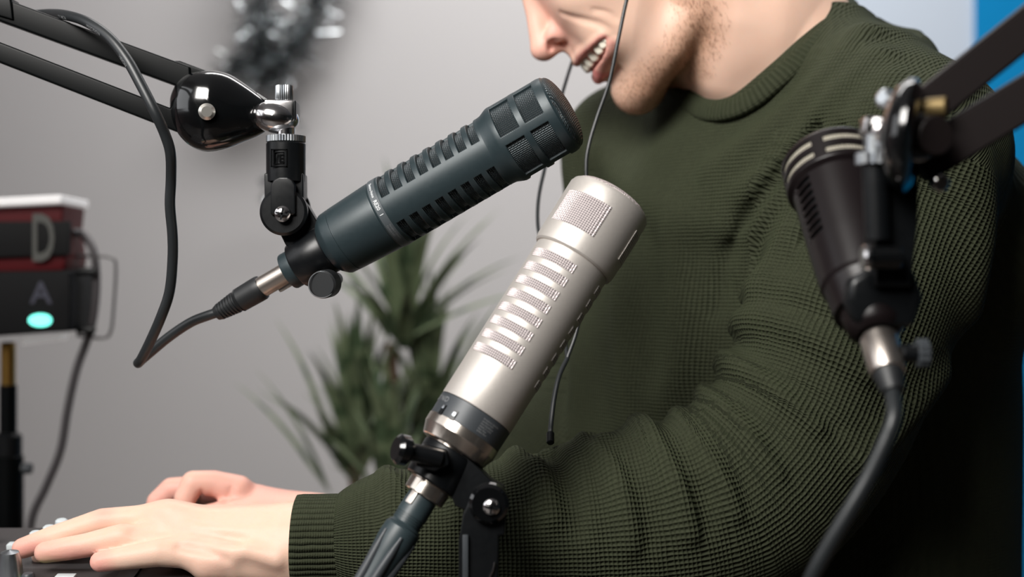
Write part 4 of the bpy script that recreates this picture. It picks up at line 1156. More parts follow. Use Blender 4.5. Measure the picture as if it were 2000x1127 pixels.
# knuckles and tendons
for (x, y, d, r) in ((330, 1008, .945, 8), (376, 1052, .931, 7.5), (424, 1090, .921, 7.5)): body.u(Ell(P(x, y, d), np.array([r * 1.6, r, r]) * mm * 1.0), 0.014)
hd([(560, 1010, .940), (440, 1012, .938), (340, 1004, .942)], [3.0, 3.0, 3.5], 0.010)
hd([(540, 1040, .925), (450, 1040, .926), (380, 1046, .928)], [3, 3, 3.5], 0.010)
hd([(540, 1092, .912), (480, 1076, .912), (430, 1082, .916)], [3, 3, 3.5], 0.010)
hf = Field(); hf.ops = list(body.ops)
def hgroove(pts, rs, k, push=0.0, lo=.86, hi=1.0):
    c = proj(hf, [(x, y, 0) for x, y in pts], push, 5, lo, hi); body.sub(Tube(c, taper(len(c), rs)), k)
hgroove([(262, 1036), (330, 1036), (400, 1040), (470, 1056)], [.3, .7, .7, .3], .008)
hgroove([(350, 1068), (400, 1076), (440, 1092)], [.3, .8, .3], .006)
# ---- far (right) hand, curled, thumb side towards the camera
hd([(640, 1020, 1.062), (560, 1010, 1.062), (500, 985, 1.062), (455, 962, 1.060)], [20, 19, 15, 11], 0.010)
hd([(560, 1015, 1.075), (500, 990, 1.085), (450, 970, 1.09)], [19, 15, 11], 0.012)
hd([(560, 1020, 1.055), (500, 1010, 1.050), (450, 1005, 1.045), (400, 1012, 1.040), (365, 1022, 1.040)], [18, 15, 11.5, 9.5, 7.5], 0.008)
hd([(465, 958, 1.056), (418, 944, 1.053), (378, 944, 1.050), (362, 972, 1.048), (356, 1005, 1.046)], [11.5, 9.6, 9.4, 8.2, 7.0], 0.0035)
hd([(455, 962, 1.075), (400, 952, 1.080), (335, 956, 1.080), (308, 980, 1.078), (298, 1012, 1.076)], [11, 9.4, 9.0, 8.2, 7.0], 0.0030)
hd([(460, 966, 1.095), (400, 965, 1.105), (345, 968, 1.105), (322, 998, 1.10), (318, 1020, 1.10)], [10.5, 9.2, 8.8, 8, 7], 0.003)
hd([(470, 975, 1.11), (420, 978, 1.12), (380, 984, 1.122), (362, 1008, 1.12)], [10, 8.4, 8, 7], 0.003)
hf.ops = list(body.ops)
hgroove([(386, 990), (390, 975), (394, 958)], [1.6, 1.4, .4], .003, 0, .98, 1.12)
hgroove([(436, 988), (446, 970), (450, 955)], [.8, .7, .3], .004, 0, .98, 1.12)

skin_lo = np.array([-0.36, 0.86, 0.60]); skin_hi = np.array([0.40, 1.36, 1.32])
# fine pass for head and hands, same field and one mesh
Vb, Qb = isosurf(body, np.array([-0.36, 0.86, 0.48]), skin_hi, 0.0017)
print('body', len(Vb), _time.time() - _t0)

# colour masks that belong to the skin itself
def fall(Q, pts, r0, r1):
    d = Tube(pts, 0.0)(Q); return np.clip((r1 - d) / (r1 - r0), 0, 1)
def masks(Q):
    lip = np.zeros(len(Q))
    for s_ in (1, -1):
        lip = np.maximum(lip, fall(Q, (ulp if s_ > 0 else mirror(ulp))[:24] + np.array([.0012, 0, -.0016]), .0030, .0052) * 0.6)
        lip = np.maximum.reduce([lip, fall(Q, (llp if s_ > 0 else mirror(llp))[:9], .0050, .0095) * 0.85, fall(Q, (llp if s_ > 0 else mirror(llp))[:24], .0050, .0090) * 0.42])
        lip = np.maximum(lip, fall(Q, (mop if s_ > 0 else mirror(mop))[:18] + np.array([.002, s_ * .003, -.001]), .004, .0056) * 0.7)
    ro = np.maximum(fall(Q, [H(12, 8), H(2, 10, 8), H(-4, 12, 12)], .004, .02), fall(Q, [H(12, 8), H(2, 10, -8), H(-4, 12, -12)], .004, .02))
    ro = np.maximum(ro, np.maximum(fall(Q, [HX(1050, 20, 10), HX(1075, 70, 15)], .01, .04), fall(Q, [HX(1050, 20, -10), HX(1075, 70, -15)], .01, .04)) * .5)
    hx = fall(Q, [P(40, 1078, .944), P(90, 1088, .93), P(200, 1106, .918)], .004, .014)
    hx = np.maximum(hx, fall(Q, [P(560, 1000, 1.06), P(440, 965, 1.06), P(330, 985, 1.07)], .01, .05) * 0.75)
    hx = np.maximum(hx, fall(Q, [P(200, 1004, .944), P(204, 1004, .944)], .002, .010) * .5)
    hx = np.maximum(hx, fall(Q, [P(330, 1005, .944), P(420, 1090, .918)], .002, .018) * .25)
    be = np.zeros(len(Q))
    for s_ in (1, -1):
        be = np.maximum(be, fall(Q, [HX(1345, -20, s_ * 58), HX(1350, 80, s_ * 52), HX(1310, 140, s_ * 40), HX(1262, 175, s_ * 22), HX(1240, 190, 0)], .006, .026))
    be = np.maximum(be, fall(Q, [HX(1330, 150, 40), HX(1290, 185, 10), HX(1330, 160, -40)], .006, .022))
    return lip, ro, hx, be
lip_, ro_, hx_, be_ = masks(Vb)
def skin_mat():
    m = bpy.data.materials.new('skin'); m.use_nodes = True; nt = m.node_tree; N = nt.nodes; L = nt.links; b = N['Principled BSDF']
    b.inputs['Roughness'].default_value = 0.48; b.inputs['Specular IOR Level'].default_value = 0.35
    b.inputs['Subsurface Weight'].default_value = 0.18; b.inputs['Subsurface Radius'].default_value = (1.0, 0.35, 0.2); b.inputs['Subsurface Scale'].default_value = 0.006
    def at(n):
        a = N.new('ShaderNodeAttribute'); a.attribute_name = n; return a.outputs['Fac']
    col = None
    tc = N.new('ShaderNodeTexCoord'); nz = N.new('ShaderNodeTexNoise'); nz.inputs['Scale'].default_value = 60; nz.inputs['Detail'].default_value = 5
    L.new(tc.outputs['Object'], nz.inputs['Vector'])
    mx = N.new('ShaderNodeMix'); mx.data_type = 'RGBA'; mx.inputs[6].default_value = (*lin(226, 186, 164), 1); mx.inputs[7].default_value = (*lin(231, 196, 176), 1); L.new(nz.outputs['Fac'], mx.inputs[0]); col = mx.outputs[2]
    for nme, c in (('rosy', lin(228, 160, 148)), ('beard', lin(190, 142, 112)), ('lip', lin(206, 100, 106))):
        mx = N.new('ShaderNodeMix'); mx.data_type = 'RGBA'; L.new(at(nme), mx.inputs[0]); L.new(col, mx.inputs[6]); mx.inputs[7].default_value = (*c, 1); mx.clamp_factor = True; col = mx.outputs[2]
    L.new(col, b.inputs['Base Color'])
    n2 = N.new('ShaderNodeTexVoronoi'); n2.inputs['Scale'].default_value = 900; L.new(tc.outputs['Object'], n2.inputs['Vector'])
    bp = N.new('ShaderNodeBump'); bp.inputs['Strength'].default_value = 0.12; bp.inputs['Distance'].default_value = 0.0004; L.new(n2.outputs['Distance'], bp.inputs['Height']); L.new(bp.outputs[0], b.inputs['Normal'])
    return m
M['skin'] = skin_mat()
pers = thing('person', 'smiling person in a dark green waffle-knit sweater, leaning over the mixer with both hands', 'person', (0.25, 1.14, 0.0))
bo = mesh_obj('body', Vb, Qb, M['skin'], pers, attrs={'lip': lip_, 'rosy': np.clip(np.maximum(ro_ * 0.75, hx_), 0, 1), 'beard': be_ * 0.75}, sharp=0)

# teeth
mb = MB(); rngt = random.Random(2)
def tooth(c, wd, hgt, th, yaw):
    ax1 = np.array([.60, 0, -.80]); n_ = np.array([-.8 * math.cos(yaw), -math.sin(yaw), -.6 * math.cos(yaw)]); n_ /= np.linalg.norm(n_); ax1 = ax1 - n_ * ax1.dot(n_); ax1 /= np.linalg.norm(ax1); ax2 = np.cross(ax1, n_)
    V = []; F = []; nu, nv = 16, 10
    for j in range(nv + 1):
        ph = PI * j / nv
        for i in range(nu):
            t = 2 * PI * i / nu; ce = lambda v, e: math.copysign(abs(v) ** e, v)
            V.append(c + ax1 * hgt / 2 * ce(math.cos(ph), .7) + ax2 * wd / 2 * ce(math.sin(ph), .5) * ce(math.cos(t), .7) + n_ * th / 2 * ce(math.sin(ph), .6) * ce(math.sin(t), .8))
    for j in range(nv):
        for i in range(nu):
            k = (i + 1) % nu; F.append((j * nu + i, j * nu + k, (j + 1) * nu + k, (j + 1) * nu + i))
    return V, F
M['tooth'] = mat('tooth_enamel', lin(250, 245, 228), 0.2, 0, 0.5, coat=0.4)
for q, (i_, wd, hg) in enumerate(((1, 8.0, 10), (6, 7.0, 9.6), (11, 7.4, 9.8), (16, 6.6, 8.8), (20, 6.2, 8.0), (24, 5.6, 7.0))):
    pt = mop[min(i_, len(mop) - 1)] + np.array([.0008, 0.0034, .0010]); yw = (.15, .45, .75, 1.0, 1.1, 1.15)[q]
    for s_ in (1, -1):
        px_, py_, w_ = 1000 + pt[0] * FPX / pt[1], 563.5 - (pt[2] - CZ) * FPX / pt[1], 0
        c = pt.copy()
        if s_ < 0: c[1] = 2 * DS - c[1]
        V, F = tooth(c, wd * mm, hg * mm, 4.4 * mm, yw * s_); mesh_obj('tooth', V, F, M['tooth'], pers, sharp=0)

# beard stubble: short single hairs rooted in the skin
rb = np.random.RandomState(4)
cand = np.where((be_ > 0.10) & (Vb[:, 2] > 1.05))[0]
# vertex normals
fn = np.cross(Vb[Qb[:, 2]] - Vb[Qb[:, 0]], Vb[Qb[:, 3]] - Vb[Qb[:, 1]]); VN = np.zeros_like(Vb)
for k in range(4): np.add.at(VN, Qb[:, k], fn)
VN /= np.linalg.norm(VN, axis=1)[:, None] + 1e-12
w_ = be_[cand] ** 1.2; pick = rb.choice(cand, 9500, p=w_ / w_.sum())
HV = []; HF = []
for i in pick:
    p = Vb[i] + rb.uniform(-.001, .001, 3); n = VN[i]
    down = np.array([0.25, 0.0, -1.0]) + rb.normal(0, .25, 3); t = down - n * down.dot(n); t /= np.linalg.norm(t)
    L_ = rb.uniform(.0014, .0036); d = t * 0.88 + n * 0.42; d /= np.linalg.norm(d); s1 = np.cross(d, n); s1 /= np.linalg.norm(s1); r = 0.00006
    b0 = len(HV); p = p - n * 0.0004; q = p + d * L_ * .6; e = q + (t * .97 + n * .1) * L_ * .4
    HV += [p - s1 * r, p + s1 * r, p + n * r, q - s1 * r, q + s1 * r, q + n * r, e]
    for a, b_, c, dd in ((0, 1, 4, 3), (1, 2, 5, 4), (2, 0, 3, 5)): HF.append((b0 + a, b0 + b_, b0 + c, b0 + dd))
    for a, b_ in ((3, 4), (4, 5), (5, 3)): HF.append((b0 + a, b0 + b_, b0 + 6))
o = mesh_obj('beard_stubble', HV, HF, mat('beard_hair', lin(126, 88, 62), 0.6), pers, sharp=0); o['kind'] = 'stuff'
# hair cap, eyes, eyebrows (above the frame)
hair = Field(); hair.u(hell(-90, 80, 0, 104, 86, 82), 0.01)
hair.cut(Fn(lambda Q: -np.minimum((Q - H(-30, 0)) @ (-FV), 9) + 0 * Q[:, 0] - np.minimum(0, 0), [-9] * 3, [9] * 3), 0.004)
hair.sub(Tube([H(-30, 20, -90), H(-30, 20, 90)], 0.060), 0.01)
hair.sub(Ell(H(-90, -25, 0), np.array([90, 62, 120]) * mm, RH), 0.01)
hair.cut(Fn(lambda Q: -np.clip((Q - np.array([0, 0, 1.215]))[:, 2], -9, 9), [-9] * 3, [9] * 3), 0.004)
Vh, Qh = isosurf(hair, np.array([-0.02, 0.95, 1.19]), np.array([0.36, 1.25, 1.52]), 0.004)
mesh_obj('hair', Vh, Qh, mat('brown_hair', lin(70, 48, 34), 0.5, bump=(300, 0.8, 0.004)), pers, sharp=0)
for s_ in (1, -1):
    V, F = lathe([(-.0115 * math.cos(PI * j / 12), max(1e-5, .0115 * math.sin(PI * j / 12))) for j in range(13)], frame(H(-20, 60, s_ * 31), H(0, 56, s_ * 31)), 24, closed=False); ey = mesh_obj('eye', V, F, mat('eye_white', lin(230, 228, 224), 0.15), pers, sharp=0)
    V, F = lathe([(0.0109, .0052), (0.0113, 0.003), (0.0116, 1e-5)], frame(H(-20, 60, s_ * 31), H(0, 56, s_ * 31)), 20, closed=False); mesh_obj('iris', V, F, mat('brown_iris', lin(70, 50, 36), 0.15), ey, sharp=0)
    V, F, _ = sweep(catmull([H(-8, 78, s_ * 16), H(-9, 82, s_ * 30), H(-20, 78, s_ * 44)], 6), 0.003, 8); mesh_obj('eyebrow', V, F, bpy.data.materials['brown_hair'], pers)

# ------------------------------------------------------------------ sweater
NS = [(1775, 300, 1.005, 64), (1740, 410, 1.0, 69), (1690, 540, .99, 72), (1635, 690, .978, 70), (1560, 850, .968, 68), (1450, 965, .960, 69), (1320, 1012, .952, 68), (1150, 1036, .947, 60), (980, 1048, .943, 50), (850, 1052, .940, 46.5), (775, 1052, .938, 45), (742, 1054, .937, 41), (720, 1055, .937, 33), (700, 1056, .937, 29.5), (640, 1058, .937, 28.5), (560, 1060, .937, 28)]
FS_ = [(1230, 290, 1.22, 52), (1222, 420, 1.23, 50), (1195, 640, 1.235, 48), (1150, 800, 1.22, 50), (1062, 905, 1.19, 52), (950, 985, 1.16, 45), (800, 1050, 1.115, 38), (700, 1056, 1.085, 34), (640, 1050, 1.07, 28)]
ns_c = catmull([P(*p[:3]) for p in NS], 3); ns_r = np.interp(np.arange(len(ns_c)) / 3.0, np.arange(len(NS)), [p[3] for p in NS]) * mm
fs_c = catmull([P(*p[:3]) for p in FS_], 3); fs_r = np.interp(np.arange(len(fs_c)) / 3.0, np.arange(len(FS_)), [p[3] for p in FS_]) * mm
phi = math.radians(50); Lx = np.array([math.cos(phi), -math.sin(phi), 0]); Nx = np.array([math.sin(phi), math.cos(phi), 0])
# trunk: rows of (z, centre x, centre y, half width along the shoulders, half thickness)
def _row(z, px, y, a, b): return (z, (px - 1000) * y / FPX, y, a, b)
rows = np.array([_row(1.20, 1560, 1.13, .05, .05), _row(1.165, 1555, 1.13, .095, .080), _row(1.13, 1545, 1.14, .140, .100), _row(1.08, 1545, 1.16, .175, .135),
                 _row(1.00, 1553, 1.19, .175, .175), _row(.92, 1556, 1.20, .175, .195), _row(.84, 1556, 1.205, .175, .198), _row(.76, 1556, 1.205, .175, .195), (.66, .245, 1.20, .18, .17), (.58, .25, 1.20, .18, .16)])
rz = rows[::-1]
rz = catmull(list(rz), 6); rz = rz[np.argsort(rz[:, 0])]
def trunk(Q):
    z = np.clip(Q[:, 2], rz[0, 0], rz[-1, 0]); cx, cy, a, b = [np.interp(z, rz[:, 0], rz[:, i]) for i in (1, 2, 3, 4)]
    dx = Q[:, 0] - cx; dy = Q[:, 1] - cy; l = dx * Lx[0] + dy * Lx[1]; m_ = dx * Nx[0] + dy * Nx[1]
    k = np.sqrt((l / a) ** 2 + (m_ / b) ** 2) + 1e-9; g = np.sqrt((l / a ** 2) ** 2 + (m_ / b ** 2) ** 2) + 1e-9
    d = k * (k - 1) / g
    return np.maximum(d, np.maximum(Q[:, 2] - rz[-1, 0], rz[0, 0] - Q[:, 2]))
swt = Field()
swt.u(Fn(trunk, [-.1, .85, .55], [.55, 1.5, 1.22]), 0.02)
swt.u(Tube([P(1600, 120, 1.10), P(1700, 190, 1.045), P(1775, 300, 1.005)], np.array([40, 54, 66]) * mm), 0.05)
swt.u(Tube([P(1500, 150, 1.16), P(1350, 240, 1.20), P(1225, 300, 1.22)], np.array([42, 50, 52]) * mm), 0.05)
swt.u(Tube([P(1620, 110, 1.17), P(1740, 285, 1.14), P(1850, 470, 1.12)], np.array([26, 50, 74]) * mm), 0.06)    # rounded upper back
swt.u(Tube(ns_c, ns_r), 0.022)
swt.u(Tube(fs_c, fs_r), 0.025)
swt.cut(Fn(lambda Q: -(Q[:, 0] - P(580, 0, .937)[0] + 0.02 * (Q[:, 2] - .83)) * np.where(Q[:, 1] < 1.02, 1, 0) - np.where(Q[:, 1] < 1.02, 0, BIG), [-9] * 3, [9] * 3), 0.0025)
NB = [(1345, 196, 1.105), (1375, 214, 1.080), (1421, 214, 1.052), (1470, 194, 1.036), (1530, 146, 1.030), (1590, 92, 1.036), (1628, 54, 1.050), (1650, 22, 1.075), (1655, 6, 1.12), (1630, -4, 1.165), (1570, 10, 1.20), (1480, 50, 1.215), (1400, 100, 1.20), (1350, 160, 1.16), (1336, 186, 1.13)]
loop = catmull([P(*p) for p in NB + NB[:1]], 8)[:-1]
cc = loop.mean(0)
nb_axis = np.array([-.45, 0.05, .9]); nb_axis /= np.linalg.norm(nb_axis)
for i in range(0, len(loop), 6):
    lp = loop[i]; inn = (cc - lp) / np.linalg.norm(cc - lp)
    swt.u(Tube([lp + inn * .010 - nb_axis * .020, lp - inn * .010 - nb_axis * .062], np.array([10, 34]) * mm), 0.014)
base_sw = Field(); base_sw.ops = list(swt.ops)
def on_sw(x, y, push, d0=.80, d1=1.35):
    d = ray_hit(base_sw, x, y, d0, d1)
    return None if d is None else P(x, y, d + push)
def ridge(pts, r, k=0.016, push=None, sub=False, wrap=False):
    q2 = catmull([np.array([x, y]) for x, y in pts], 6)
    out = [on_sw(x, y, (r * 0.55 if push is None else push)) for x, y in q2]; runs = [[]]
    for o in out:
        if o is None or (runs[-1] and abs(o[1] - runs[-1][-1][1]) > 0.028): runs.append([])
        if o is not None: runs[-1].append(o)
    out = np.array(max(runs, key=len))
    if len(out) < 4: return
    for _ in range(2): out[1:-1] = (out[:-2] + 2 * out[1:-1] + out[2:]) / 4
    if wrap: out = np.concatenate([[out[0] + np.array([.0, .035, -.006]), out[0] + np.array([0, .014, 0])], out])
    c = out; n = len(c)
    rs = r * np.interp(np.linspace(0, 1, n), [0, .3, .7, 1], [.4, 1, 1, .3] if sub else [.55, 1, 1, .45])
    (swt.sub if sub else swt.u)(Tube(c, rs), k)
R_ = ridge
# stacked folds in the crook of the elbow
_oR = R_
def R_(pts, r, k=0.016, **kw):
    ridge(pts, r * 0.85, k * 0.55, push=r * 0.05, wrap=True)
R_([(1352, 712), (1392, 700), (1450, 712), (1530, 760), (1600, 830)], .011, .018)
R_([(1318, 768), (1350, 752), (1400, 775), (1470, 840), (1530, 920)], .011, .018)
R_([(1275, 808), (1310, 792), (1360, 832), (1410, 910), (1440, 1000)], .011, .018)
R_([(1200, 838), (1240, 826), (1290, 860), (1330, 940), (1350, 1040)], .012, .02)
R_([(1080, 872), (1130, 856), (1190, 880), (1230, 960), (1240, 1060)], .011, .022)
R_([(960, 900), (1000, 888), (1050, 920), (1080, 1010)], .009, .022)
R_([(800, 914), (830, 905), (880, 930), (900, 1010)], .008, .02)
R_([(752, 925), (770, 950), (775, 1020), (770, 1090)], .007, .016)
R_([(1405, 655), (1440, 628), (1510, 622), (1600, 660), (1690, 730)], .011, .02)
R_([(1450, 580), (1480, 560), (1560, 570), (1660, 620)], .010, .022)
R_ = _oR
# pulls fanning from the shoulder
R_([(1712, 120), (1640, 200), (1560, 300), (1480, 420), (1440, 520)], .010, .022)
R_([(1740, 170), (1680, 260), (1610, 370), (1545, 480), (1500, 560)], .011, .022)
R_([(1760, 230), (1720, 330), (1650, 450), (1590, 560)], .011, .024)
R_([(1690, 70), (1600, 180), (1500, 270), (1400, 330)], .008, .022)
R_([(1600, 250), (1500, 370), (1430, 470), (1400, 600)], .003, .016, push=-.001, sub=True)
R_([(1650, 260), (1590, 350), (1520, 460)], .003, .015, push=-.001, sub=True)
R_([(1700, 270), (1640, 370), (1580, 470)], .003, .015, push=-.001, sub=True)
R_([(1840, 200), (1880, 320), (1900, 450), (1890, 600)], .010, .03)
# hanging folds of the chest
R_([(1225, 480), (1228, 620), (1232, 760), (1236, 850)], .008, .025)
R_([(1322, 470), (1328, 600), (1330, 720), (1300, 780)], .007, .022)
R_([(1150, 420), (1142, 560), (1140, 700), (1140, 840)], .006, .03)
R_([(1180, 300), (1250, 380), (1340, 430), (1420, 440)], .007, .025)
# rib of sleeves' cuffs: cuff is narrower than the sleeve, with a soft step
R_([(1900, 660), (1850, 720), (1760, 820), (1680, 900)], .006, .02)
base_sw = Field(); base_sw.ops = list(swt.ops)
for pts in ([(1402, 668), (1430, 668), (1490, 700), (1570, 765), (1640, 840)], [(1356, 738), (1385, 738), (1440, 775), (1510, 850), (1550, 930)], [(1316, 782), (1340, 785), (1385, 835), (1440, 915), (1465, 990)],
            [(1262, 806), (1290, 815), (1330, 870), (1370, 960), (1385, 1040)], [(1160, 845), (1190, 850), (1235, 905), (1262, 990), (1270, 1070)], [(1040, 880), (1075, 885), (1115, 950), (1130, 1040)]):
    ridge(pts, .0060, .008, push=-.001, sub=True, wrap=True)
Vs, Qs = isosurf(swt, np.array([-0.17, 0.85, 0.57]), np.array([0.56, 1.5, 1.24]), 0.0028, slack=1.7)
print('sweater', len(Vs), _time.time() - _t0)

# knit direction: metres along (u) and around (v) each tube
def tube_uv(Q, C_, ref):
    seg = np.diff(C_, axis=0); L_ = np.linalg.norm(seg, axis=1); cum = np.concatenate([[0], np.cumsum(L_)])
    best = np.full(len(Q), 9.0); U = np.zeros(len(Q)); W_ = np.zeros(len(Q)); T = np.gradient(C_, axis=0); T /= np.linalg.norm(T, axis=1)[:, None]
    for i in range(len(seg)):
        t = (Q - C_[i]) @ seg[i] / L_[i] ** 2; tc = np.clip(t, 0, 1); c = C_[i] + tc[:, None] * seg[i]; d = np.linalg.norm(Q - c, axis=1)
        m = d < best; best[m] = d[m]
        if not m.any(): continue
        tt = T[i] * (1 - tc[m])[:, None] + T[i + 1] * tc[m][:, None]; tt /= np.linalg.norm(tt, axis=1)[:, None]
        n = ref - tt * (tt @ ref)[:, None]; n /= np.linalg.norm(n, axis=1)[:, None]; b = np.cross(tt, n); q = Q[m] - c[m]
        U[m] = cum[i] + tc[m] * L_[i]; W_[m] = np.arctan2((q * b).sum(1), (q * n).sum(1))
    return U, W_, best
u1, w1, d1 = tube_uv(Vs, ns_c, np.array([0, -1.0, 0])); u2, w2, d2 = tube_uv(Vs, fs_c, np.array([0, -1.0, 0]))
dt = trunk(Vs); e1 = Tube(ns_c, ns_r)(Vs); e2 = Tube(fs_c, fs_r)(Vs)
lx_ = (Vs[:, 0] - .24) * Lx[0] + (Vs[:, 1] - 1.19) * Lx[1]; mx_ = (Vs[:, 0] - .24) * Nx[0] + (Vs[:, 1] - 1.19) * Nx[1]
ang = np.arctan2(mx_, lx_)
maps = [(ang, 0.18, Vs[:, 2]), (w1, 0.060, u1), (w2, 0.050, u2), (lx_, 1.0, Vs[:, 2] - 0.9 * np.maximum(mx_ + .13, 0))]
cls = np.where((e1 < dt + .004) & (u1 > 0.012) & (e1 < e2), 1, np.where((e2 < dt) & (u2 > 0.012), 2, np.where((mx_ < 0.02) | (Vs[:, 2] > 1.10), 3, 0)))
fc = cls[Qs].max(1)
uvl = np.zeros((len(Qs), 4, 2))
for c_, (a_, r_, l_) in enumerate(maps):
    m_ = fc == c_; A_ = a_[Qs[m_]].copy()
    wrapm = (A_.max(1) - A_.min(1)) > (PI if c_ < 3 else 99); A_[wrapm] = np.where(A_[wrapm] < 0, A_[wrapm] + 2 * PI, A_[wrapm])
    uvl[m_, :, 0] = A_ * r_; uvl[m_, :, 1] = l_[Qs[m_]]
xc = P(700, 0, .937)[0]; xe = P(722, 0, .937)[0]
cf = np.zeros(len(Vs)); 
def knit_mat(name, rib=False):
    m = bpy.data.materials.new(name); m.use_nodes = True; nt = m.node_tree; N = nt.nodes; L = nt.links; b = N['Principled BSDF']
    b.inputs['Roughness'].default_value = 0.85; b.inputs['Specular IOR Level'].default_value = 0.15
    b.inputs['Sheen Weight'].default_value = 0.12; b.inputs['Sheen Roughness'].default_value = 0.5; b.inputs['Sheen Tint'].default_value = (*lin(120, 135, 95), 1)
    uvn = N.new('ShaderNodeUVMap'); uvn.uv_map = 'UVMap'
    tc = N.new('ShaderNodeTexCoord'); nz = N.new('ShaderNodeTexNoise'); nz.inputs['Scale'].default_value = 90; nz.inputs['Detail'].default_value = 2; L.new(tc.outputs['Object'], nz.inputs['Vector'])
    dv = N.new('ShaderNodeVectorMath'); dv.operation = 'SCALE'; dv.inputs['Scale'].default_value = 0.0012; L.new(nz.outputs['Color'], dv.inputs[0])
    ad = N.new('ShaderNodeVectorMath'); ad.operation = 'ADD'; L.new(uvn.outputs[0], ad.inputs[0]); L.new(dv.outputs[0], ad.inputs[1])
    sp = N.new('ShaderNodeSeparateXYZ'); L.new(ad.outputs[0], sp.inputs[0])
    def mth(op, a, bb=None):
        n = N.new('ShaderNodeMath'); n.operation = op
        for i, v in enumerate((a, bb)):
            if v is None: continue
            if isinstance(v, (int, float)): n.inputs[i].default_value = v
            else: L.new(v, n.inputs[i])
        return n.outputs[0]
    if rib:
        su = mth('ABSOLUTE', mth('SINE', mth('MULTIPLY', sp.outputs[0], PI / 0.0042)))
        h = mth('POWER', su, 0.7); dist = 0.0022
        fine = mth('MULTIPLY', mth('ABSOLUTE', mth('SINE', mth('MULTIPLY', sp.outputs[1], PI / 0.0016))), 0.15); h = mth('ADD', h, fine)
    else:
        su = mth('ABSOLUTE', mth('SINE', mth('MULTIPLY', sp.outputs[0], PI / 0.0030))); sv = mth('ABSOLUTE', mth('SINE', mth('MULTIPLY', sp.outputs[1], PI / 0.0027)))
        pit = mth('MULTIPLY', mth('POWER', su, 1.5), mth('POWER', sv, 0.9)); h = mth('SUBTRACT', 1.0, pit); dist = 0.0012
        # yarn crossings stand proud
        h = mth('ADD', h, mth('MULTIPLY', mth('MULTIPLY', mth('SUBTRACT', 1.0, su), mth('SUBTRACT', 1.0, sv)), 0.5))
    n3 = N.new('ShaderNodeTexNoise'); n3.inputs['Scale'].default_value = 1500; L.new(tc.outputs['Object'], n3.inputs['Vector'])
    h = mth('ADD', h, mth('MULTIPLY', n3.outputs['Fac'], 0.25))
    bp = N.new('ShaderNodeBump'); bp.inputs['Strength'].default_value = 1.0; bp.inputs['Distance'].default_value = dist; L.new(h, bp.inputs['Height']); L.new(bp.outputs[0], b.inputs['Normal'])
    n4 = N.new('ShaderNodeTexNoise'); n4.inputs['Scale'].default_value = 250; L.new(tc.outputs['Object'], n4.inputs['Vector'])
    mx = N.new('ShaderNodeMix'); mx.data_type = 'RGBA'; mx.inputs[6].default_value = (*lin(45, 48, 35), 1); mx.inputs[7].default_value = (*lin(57, 61, 45), 1)
    L.new(n4.outputs['Fac'], mx.inputs[0]); L.new(mx.outputs[2], b.inputs['Base Color'])
    return m
M['knit'] = knit_mat('green_waffle_knit'); M['rib'] = knit_mat('green_ribbed_knit', True)
sw = mesh_obj('sweater', Vs, Qs, M['knit'], pers, uvl=uvl.reshape(-1, 2), sharp=0)
# ribbed cuff of the near sleeve
def band_obj(name, path, wid, thick, parent, across, ppm=1.0):
    """closed or open ribbon with rounded section following path; across(i) gives its width direction"""
    path = np.array(path); m = len(path); V = []; UVs = []; F = []
    n = 16; T = np.roll(path, -1, 0) - np.roll(path, 1, 0); T /= np.linalg.norm(T, axis=1)[:, None]
    L_ = 0
    for i in range(m + 1):
        ii = i % m
        if i: L_ += np.linalg.norm(path[ii] - path[i - 1])
        A = across(ii); A = A - T[ii] * A.dot(T[ii]); A /= np.linalg.norm(A); Bn = np.cross(T[ii], A)
        for k in range(n):
            t = 2 * PI * k / n; a = math.copysign(abs(math.cos(t)) ** .6, math.cos(t)) * wid / 2; b = math.copysign(abs(math.sin(t)) ** .8, math.sin(t)) * thick / 2
            V.append(path[ii] + A * a + Bn * b); UVs.append((L_, a))
    for i in range(m):
        for k in range(n):
            k2 = (k + 1) % n; F.append((i * n + k, i * n + k2, (i + 1) * n + k2, (i + 1) * n + k))
    return mesh_obj(name, V, F, M['rib'], parent, uv=UVs, sharp=0)
# cuff: a short tube around the wrist, ribs running along the arm
V = []; UVs = []; F = []; na = 120
cu_prof = [(728, 33.0), (718, 33.2), (700, 32.2), (680, 31.7), (660, 31.4), (620, 31.4), (590, 31.6), (579, 31.2), (577, 29.5), (579, 26.0), (600, 25.0), (640, 25)]
for (x, r) in cu_prof:
    c = P(x, 1057 + (700 - x) * 0.02, .937)
    for i in range(na + 1):
        t = 2 * PI * i / na; V.append(c + np.array([0.02 * math.sin(t) * 0.02, -math.cos(t) * r * mm, math.sin(t) * r * mm])); UVs.append((t * 0.0315, x * .937 / FPX))
for j in range(len(cu_prof) - 1):
    for i in range(na): a = j * (na + 1) + i; F.append((a, a + 1, a + na + 2, a + na + 1))
mesh_obj('ribbed_cuff', V, F, M['rib'], sw, uv=UVs, sharp=0)
# neckband
band_obj('ribbed_neckband', loop, 0.017, 0.0090, sw, lambda i: nb_axis * 1.0 + (cc - loop[i]) / np.linalg.norm(cc - loop[i]) * 0.9)

